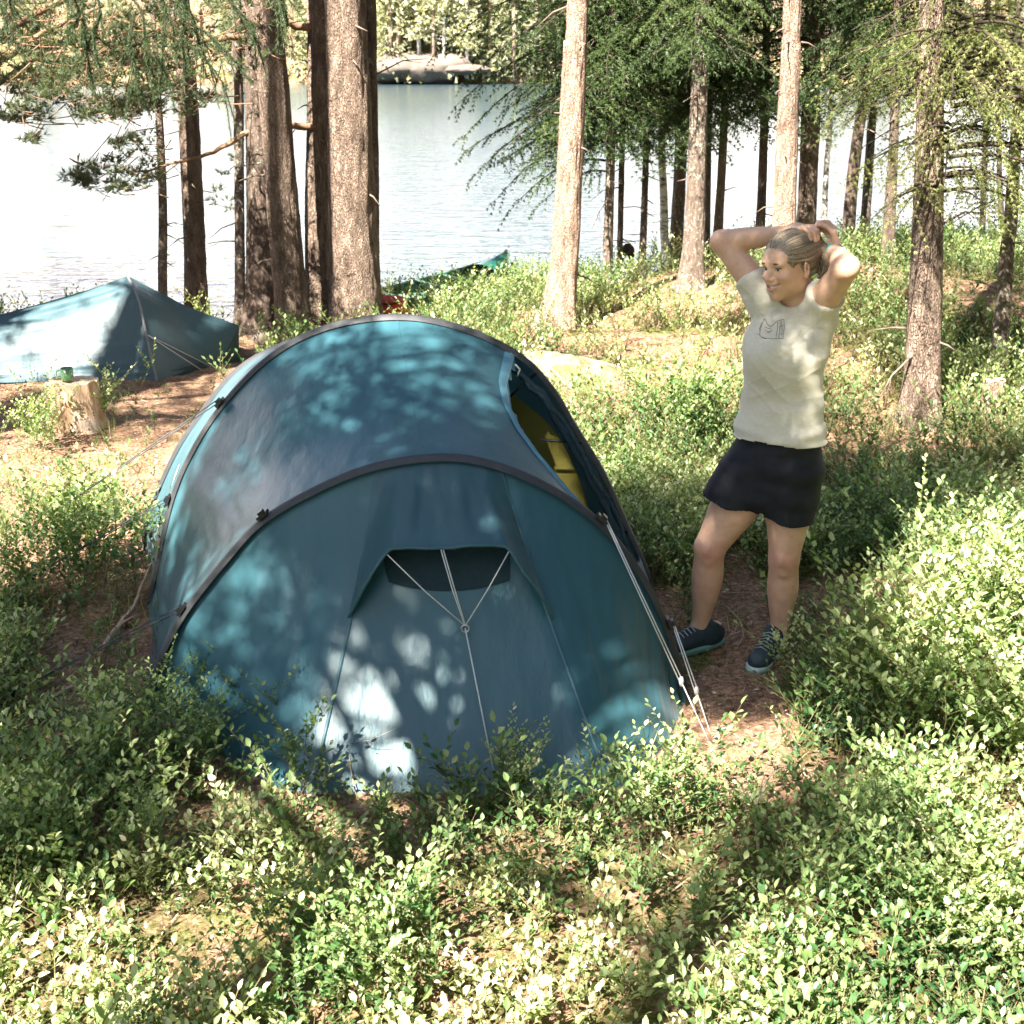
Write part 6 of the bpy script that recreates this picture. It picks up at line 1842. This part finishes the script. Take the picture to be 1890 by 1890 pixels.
def shoot(H, rs, hi=True, ll=(.018, .034), stepl=.017, sides=3):
    """one bilberry shoot: forked green stem with alternate leaves"""
    stems = []
    lean = rs.normal(0, .22, 2)
    n_ = 7; t = np.linspace(0, 1, n_)
    main = np.stack([lean[0] * H * t + np.cumsum(rs.normal(0, .010, n_)), lean[1] * H * t + np.cumsum(rs.normal(0, .010, n_)), H * t], 1)
    stems.append((main, .25))
    for k in range(sides + int(rs.random() * 3)):
        s0 = .2 + .65 * rs.random(); p0 = np.array([np.interp(s0, t, main[:, c]) for c in range(3)])
        a = rs.random() * 6.28; L = H * (.3 + .35 * rs.random()); up = .55 + .5 * rs.random()
        d = np.array([math.cos(a), math.sin(a), up]); d /= np.linalg.norm(d)
        q = np.linspace(0, 1, 4)[:, None]
        stems.append((p0 + d * L * q + np.array([0, 0, .12 * L]) * q ** 2, .05))
    P = []; D = []
    sv = []; sf = []; base = 0
    for pts, s0 in stems:
        Ls = np.linalg.norm(np.diff(pts, axis=0), axis=1).sum()
        m = max(3, int(Ls * (1 - s0) / stepl)); ss = np.linspace(s0, 1, m) * (len(pts) - 1)
        c = np.stack([np.interp(ss, np.arange(len(pts)), pts[:, k]) for k in range(3)], 1)
        td = np.gradient(c, axis=0); td /= np.linalg.norm(td, axis=1)[:, None] + 1e-9
        a0 = rs.random() * 6.28
        aa = a0 + np.arange(m) * math.pi + rs.normal(0, .5, m)
        d = np.stack([np.cos(aa), np.sin(aa), .25 + .5 * rs.random(m)], 1) + td * .5
        d[-1] = td[-1]
        P.append(c); D.append(d / np.linalg.norm(d, axis=1)[:, None])
        # 3-sided stem
        r = np.linspace(.0018, .0008, len(pts)) * (1.0 if s0 > .1 else .7) * (1 if hi else 1.8)
        v_, f_ = tube_geo(pts, r, 3, False); sv.append(v_); sf.append(f_[0] + base); base += len(v_)
    P = np.vstack(P); D = np.vstack(D); m = len(P)
    N = np.tile([0, 0, 1.0], (m, 1)) + rs.normal(0, .35, (m, 3))
    L = ll[0] + (ll[1] - ll[0]) * rs.random(m); W = L * (.52 + .12 * rs.random(m))
    v, f, k = leaf_set(P, D, N, L, W, hi)
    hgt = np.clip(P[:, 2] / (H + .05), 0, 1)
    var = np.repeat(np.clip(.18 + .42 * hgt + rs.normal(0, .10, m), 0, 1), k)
    return dict(v=v, f=f, var=var, sv=np.vstack(sv), sf=np.vstack(sf))

rs = np.random.default_rng(2024)
SH_N = [shoot(.07 + .16 * rs.random(), rs, True, ((.011, .020), (.014, .026), (.018, .031))[k % 3], (.012, .014, .017)[k % 3]) for k in range(24)]
SH_M = [shoot(.17 + .20 * rs.random(), rs, False, (.024, .042), .026, 3) for _ in range(12)]
SH_T = [shoot(.34 + .12 * rs.random(), rs, True, (.020, .034), .017, 5) for _ in range(8)]
SH_S = [shoot(.05 + .06 * rs.random(), rs, True, (.010, .020), .012, 1) for _ in range(8)]

def scatter(lib, pos, rs, smin=.75, smax=1.3, tilt=.18, varshift=None):
    """copies of the shoots at the positions, merged into leaf and stem arrays"""
    n = len(pos); pick = rs.integers(len(lib), size=n)
    LV = []; LF = {}; LVar = []; SV = []; SF = []; nb = 0; ns_ = 0
    patch = (fbm(pos[:, 0] * 1.1 + 4, pos[:, 1] * 1.1, 3, 91) - .5) * .9 + .15 * sstep(4.0, 3.3, pos[:, 1])  # patchy tone, with the nearest shoots paled to look sunlit
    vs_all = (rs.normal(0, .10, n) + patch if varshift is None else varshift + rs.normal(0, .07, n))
    for k, sh in enumerate(lib):
        idx = np.where(pick == k)[0]
        if not len(idx): continue
        m = len(idx); a = rs.random(m) * 6.28; s = smin + (smax - smin) * rs.random(m); tx, ty = rs.normal(0, tilt, m), rs.normal(0, tilt, m)
        Rm = np.zeros((m, 3, 3)); ca, sa = np.cos(a), np.sin(a)
        Rm[:, 0, 0] = ca; Rm[:, 0, 1] = -sa; Rm[:, 1, 0] = sa; Rm[:, 1, 1] = ca; Rm[:, 2, 2] = 1; Rm[:, 0, 2] = tx; Rm[:, 1, 2] = ty
        Rm *= s[:, None, None]
        v = np.einsum('mij,vj->mvi', Rm, sh['v']) + pos[idx][:, None]
        LV.append(v.reshape(-1, 3)); LVar.append(np.clip(sh['var'][None] + vs_all[idx][:, None], 0, 1).ravel())
        for f in sh['f']:
            LF.setdefault(f.shape[1], []).append((f[None] + (nb + np.arange(m) * len(sh['v']))[:, None, None]).reshape(-1, f.shape[1]))
        nb += m * len(sh['v'])
        v = np.einsum('mij,vj->mvi', Rm, sh['sv']) + pos[idx][:, None]
        SV.append(v.reshape(-1, 3)); SF.append((sh['sf'][None] + (ns_ + np.arange(m) * len(sh['sv']))[:, None, None]).reshape(-1, 4)); ns_ += m * len(sh['sv'])
    return np.vstack(LV), [np.concatenate(q) for q in LF.values()], np.concatenate(LVar), np.vstack(SV), np.concatenate(SF)

def inview(x, y, m=.12):
    d = y * CT + 2.3 * ST
    return (np.abs(x) < (.378 + m) * d + .25)
def sample_field(n, x0, x1, y0, y1, rs, fn):
    x = x0 + (x1 - x0) * rs.random(n); y = y0 + (y1 - y0) * rs.random(n)
    k = inview(x, y); x, y = x[k], y[k]
    k = rs.random(len(x)) < fn(x, y); x, y = x[k], y[k]
    return np.stack([x, y, height(x, y) - .004], 1)
def keep_clear(pos):
    """nothing grows through shoes, trunks and stones"""
    ok = np.ones(len(pos), bool)
    for cx, cy_, r in CLEAR:
        ok &= (pos[:, 0] - cx) ** 2 + (pos[:, 1] - cy_) ** 2 > r * r
    return pos[ok]
CLEAR = [(.97, 4.83, .20), (.92, 4.60, .22), (.74, 4.55, .25), (.80, 4.3, .18), (.66, 4.75, .15), (.72, 4.98, .17), (.85, 4.75, .1)] + [(o.location.x, o.location.y, .22) for o in COL.objects if o.get('category') == 'tree' and o.location.y < 25] + CLEAR_EXTRA

def add_cover(name, label, lib, pos, rs, parent=None, origin=None, **kw):
    lv, lf, lvar, sv, sf = scatter(lib, pos, rs, **kw)
    if origin is not None:
        lv = lv - origin; sv = sv - origin
    if parent is None:
        # leaves and stems are one object with two materials
        nl = len(lv)
        faces = lf + [sf + nl]
        me = make_mesh(name, np.vstack([lv, sv]), faces, m_leaf, False, np.concatenate([lvar, np.full(len(sv), .3)]))
        me.materials.append(m_stem)
        nlf = sum(len(f) for f in lf)
        mi = np.zeros(nlf + len(sf), np.int32); mi[nlf:] = 1
        me.polygons.foreach_set('material_index', mi)
        o = link(name, me); return tag(o, label, 'ground cover', kind='stuff')
    mesh_obj('leaves', lv, lf, m_leaf, parent, False, lvar)
    mesh_obj('stems', sv, sf, m_stem, parent, True)

# heather: wiry brown stems with short grey green needles
m_heather = foliage('heather', [(0, (.06, .04, .025)), (.4, (.16, .12, .06)), (.75, (.20, .20, .09)), (1, (.36, .30, .19))], .25, .8, .15, (1, 1, .8))
def heather(pos, rs, Hm, nl, wid):
    b = Bag(); n_ = len(pos)
    d = rs.normal(size=(n_, 5, 3)) * [.5, .5, .1] + [0, 0, 1]; d /= np.linalg.norm(d, axis=2)[..., None]
    Hh = Hm * (.5 + rs.random((n_, 5, 1)))
    m = 9; t = np.linspace(.12, 1, m)
    P = pos[:, None, None] + d[:, :, None] * Hh[:, :, None] * t[None, None, :, None]
    D = np.repeat(d[:, :, None], m, 2)
    v_, f_ = needles_on(P.reshape(-1, 3), D.reshape(-1, 3), nl, wid, 4, rs, .8)
    b.add(v_, f_, np.repeat(np.clip(np.repeat(rs.normal(.5, .22, n_), 5 * m * 4) + rs.normal(0, .12, len(f_)), 0, 1), 3))
    base = np.repeat(pos, 5, 0); tip = (pos[:, None] + d * Hh).reshape(-1, 3)
    w_ = np.cross(d.reshape(-1, 3), [0, 1, 0]) * wid * .45
    b.add(np.stack([base - w_, base + w_, tip], 1).reshape(-1, 3), np.arange(len(base) * 3).reshape(-1, 3), .1)
    return b

rs = np.random.default_rng(11)
near = keep_clear(sample_field(19000, -3.2, 3.4, 2.2, 7.2, rs, lambda x, y: veg(x, y) * .95))
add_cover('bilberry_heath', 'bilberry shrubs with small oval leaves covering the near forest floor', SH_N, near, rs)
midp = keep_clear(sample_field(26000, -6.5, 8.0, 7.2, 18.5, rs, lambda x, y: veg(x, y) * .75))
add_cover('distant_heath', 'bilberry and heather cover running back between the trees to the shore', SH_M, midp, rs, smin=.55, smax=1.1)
low = keep_clear(sample_field(9500, -4.5, 3.4, 2.2, 9.5, rs, lambda x, y: .07 + .6 * veg(x, y) + .35 * sstep(4.2, 3.4, y)))
add_cover('bilberry_seedlings', 'low seedlings and creeping sprigs between the litter and moss', SH_S, low, rs)

hp_ = keep_clear(sample_field(6000, -3.4, 3.4, 2.4, 8, rs, lambda x, y: (.05 + .5 * veg(x, y)) * sstep(.50, .62, fbm(x * 1.6 + 30, y * 1.6, 3, 71))))
hb = heather(hp_, rs, .12, .012, .0022)
hp2 = keep_clear(sample_field(14000, -6.5, 8, 8, 18, rs, lambda x, y: (.06 + .6 * veg(x, y)) * sstep(.44, .58, fbm(x * .9 + 30, y * .9, 3, 72))))
hb2 = heather(hp2, rs, .17, .022, .005)
tag(hb.obj('heather', m_heather, None, False), 'brown and grey green heather between the bilberry shrubs', 'ground cover', kind='stuff')
tag(hb2.obj('distant_heather', m_heather, None, False), 'brownish heather patches on the heath among the right hand trees', 'ground cover', kind='stuff')

gp = keep_clear(sample_field(900, -3.2, 3.4, 2.3, 9, rs, lambda x, y: .25 + .5 * sstep(.5, .65, fbm(x * 1.2 + 50, y * 1.2, 3, 81))))
gpp = np.repeat(gp, 9, 0) + rs.normal(0, .012, (len(gp) * 9, 3)) * [1, 1, 0]
gd_ = rs.normal(0, .32, (len(gpp), 3)) + [0, 0, 1]; gd_ /= np.linalg.norm(gd_, axis=1)[:, None]; gl_ = (.07 + .13 * rs.random(len(gpp)))[:, None]
gw_ = np.cross(gd_, rs.normal(size=gpp.shape)); gw_ /= np.linalg.norm(gw_, axis=1)[:, None]; gb_ = gw_ * .0016
bend = np.cross(gd_, gw_) * gl_ * .28
gv_ = np.stack([gpp - gb_, gpp + gb_, gpp + gd_ * gl_ * .6 + gb_ * .8 + bend * .3, gpp + gd_ * gl_ * .6 - gb_ * .8 + bend * .3, gpp + gd_ * gl_ * .95 + bend], 1).reshape(-1, 3)
i5 = np.arange(len(gpp))[:, None] * 5
m_grass = foliage('wispy_grass', [(0, (.06, .11, .03)), (.6, (.20, .24, .08)), (1, (.45, .40, .22))], .4, .6, .2)
tag(mesh_obj('grass', gv_, [i5 + [0, 1, 2, 3], i5 + [3, 2, 4]], m_grass, None, False, np.repeat(rs.random(len(gpp)), 5)), 'thin wispy grass blades scattered between the shrubs', 'grass', kind='stuff')

def bush(name, label, px, py, rad, nsh, rs, lib=SH_T, s0=.8, s1=1.25, shift=0.0, cat='bush', ell=1.0):
    c = onz(px, py, 0); Y = ground_Y(px, py); c = ony(px, py, Y); c[2] = height(c[0], c[1])
    t = thing(name, label, cat, tuple(c))
    r = np.sqrt(rs.random(nsh)) * rad; a = rs.random(nsh) * 6.28
    x = c[0] + r * np.cos(a); y = c[1] + r * np.sin(a) * ell
    pos = np.stack([x, y, height(x, y) - .004], 1)
    add_cover(name, None, lib, pos, rs, t, c, smin=s0, smax=s1, varshift=np.full(nsh, shift))
    return t
BUSH = [
 ('large leafy bilberry bush left of the big tent at the edge of the camp', 150, 1078, .36, 46, .8, 1.2, .02),
 ('low dark bilberry bush hiding the left corner of the tent porch', 330, 1392, .34, 60, .45, .72, -.06),
 ('small bright bush growing against the left side of the cut stump', 78, 832, .16, 16, .6, .9, .15),
 ('tall sunlit bilberry bush at the right, higher than its neighbours', 1745, 1345, .36, 70, .85, 1.3, .10),
 ('shaded bushy bilberry mound in the lower right corner area', 1625, 1690, .32, 55, .6, .95, -.02),
 ('single tall bilberry sprig in front of the porch panel', 566, 1492, .05, 3, .75, .95, .0),
 ('bilberry bush at the right front corner of the tent porch', 1185, 1520, .18, 22, .5, .85, .0),
 ('dark leafy bush at the bottom centre of the view', 650, 1850, .24, 34, .6, .85, -.08),
 ('bright bush at the right edge beyond the tall bush', 1850, 1190, .30, 46, .8, 1.15, .12),
 ('upright shrub with fine twigs behind the right side of the tent', 1268, 835, .16, 20, 1.0, 1.35, -.05),
 ('leafy bush covering the outer side of the lighter shoe', 1520, 1300, .14, 13, .5, .75, .05),
 ('young pale bush with larger leaves in the lower left', 235, 1500, .12, 10, .8, 1.05, .10),
 ('bush in front of the canoe bow', 965, 545, .30, 26, .7, 1.1, -.06),
 ('rounded bush beside the right end of the canoe', 880, 575, .26, 20, .6, .9, .0),
 ('leafy bush at the lower left edge of the view', 60, 1640, .26, 40, .6, .95, -.04),
 ('pale sunlit bush at the bottom right edge of the view', 1840, 1780, .26, 40, .6, .9, .12),
 ('bright sprig cluster in front of the tent near the taut centre cord', 950, 1500, .12, 12, .4, .6, .15),
 ('small bright bush at the right foot of the stump', 190, 790, .10, 9, .6, .9, .1),
]
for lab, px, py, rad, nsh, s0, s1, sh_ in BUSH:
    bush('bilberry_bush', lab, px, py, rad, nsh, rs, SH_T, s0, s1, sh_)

# ------------------------------------------------------------------ litter: needles, twigs, moss and leaves lying about
def slivers(n, x0, x1, y0, y1, ln, wd, rs, fn=None, lift=.003):
    x = x0 + (x1 - x0) * rs.random(n); y = y0 + (y1 - y0) * rs.random(n)
    k = inview(x, y) & ~inpoly(x, y, TENT_POLY) & ~inpoly(x, y, TENT2_POLY); x, y = x[k], y[k]
    if fn is not None:
        k = rs.random(len(x)) < fn(x, y); x, y = x[k], y[k]
    n = len(x); c = np.stack([x, y, height(x, y) + lift + .012 * rs.random(n)], 1)
    a = rs.random(n) * 6.28; L = (ln[0] + (ln[1] - ln[0]) * rs.random(n) ** 2)[:, None] * .5
    d = np.stack([np.cos(a), np.sin(a), rs.normal(0, .12, n)], 1); w_ = np.stack([-np.sin(a), np.cos(a), rs.normal(0, .4, n)], 1) * wd
    v = np.stack([c - d * L, c + w_, c + d * L, c - w_], 1)
    return v.reshape(-1, 3), np.arange(n * 4).reshape(-1, 4), np.repeat(rs.random(n), 4)
m_litter = foliage('dry_needles', [(0, (.07, .04, .025)), (.4, (.24, .14, .085)), (.75, (.45, .32, .22)), (1, (.62, .52, .40))], .1, .8, .15, (1, 1, 1))
b = Bag()
for q in (slivers(52000, -4.5, 3.5, 2.2, 9.5, (.015, .045), .0011, rs), slivers(12000, -6, 7, 7, 15, (.03, .08), .003, rs), slivers(2600, -4.5, 3.5, 2.2, 9, (.06, .24), .0022, rs, None, .012), slivers(5200, -3.5, 3.4, 2.2, 8, (.018, .032), .006, rs)):
    b.add(*q)
tag(b.obj('needle_litter', m_litter, None, False), 'dry brown needles, bark flakes and twiglets strewn over the ground', 'litter', kind='stuff')
m_moss = foliage('moss_tufts', [(0, (.04, .05, .015)), (.5, (.13, .14, .04)), (1, (.28, .26, .10))], .3, .8, .1)
x = -4.5 + 8 * rs.random(60000); y = 2.2 + 5.5 * rs.random(60000)
k = inview(x, y) & ~inpoly(x, y, TENT_POLY); x, y = x[k], y[k]
k = rs.random(len(x)) < sstep(.45, .62, fbm(x * 1.7 + 3, y * 1.7, 3, 66)) * (.35 + .65 * np.clip(veg(x, y), 0, 1)); x, y = x[k], y[k]
c = np.stack([x, y, height(x, y)], 1)
v_, f_ = needles_on(c, np.tile([0, 0, 1.0], (len(c), 1)), .024, .005, 3, rs, .8)
b = Bag(); b.add(v_, f_, np.repeat(rs.random(len(f_)), 3))
tag(b.obj('moss', m_moss, None, False), 'yellow green moss and short grass between the shrubs', 'moss', kind='stuff')
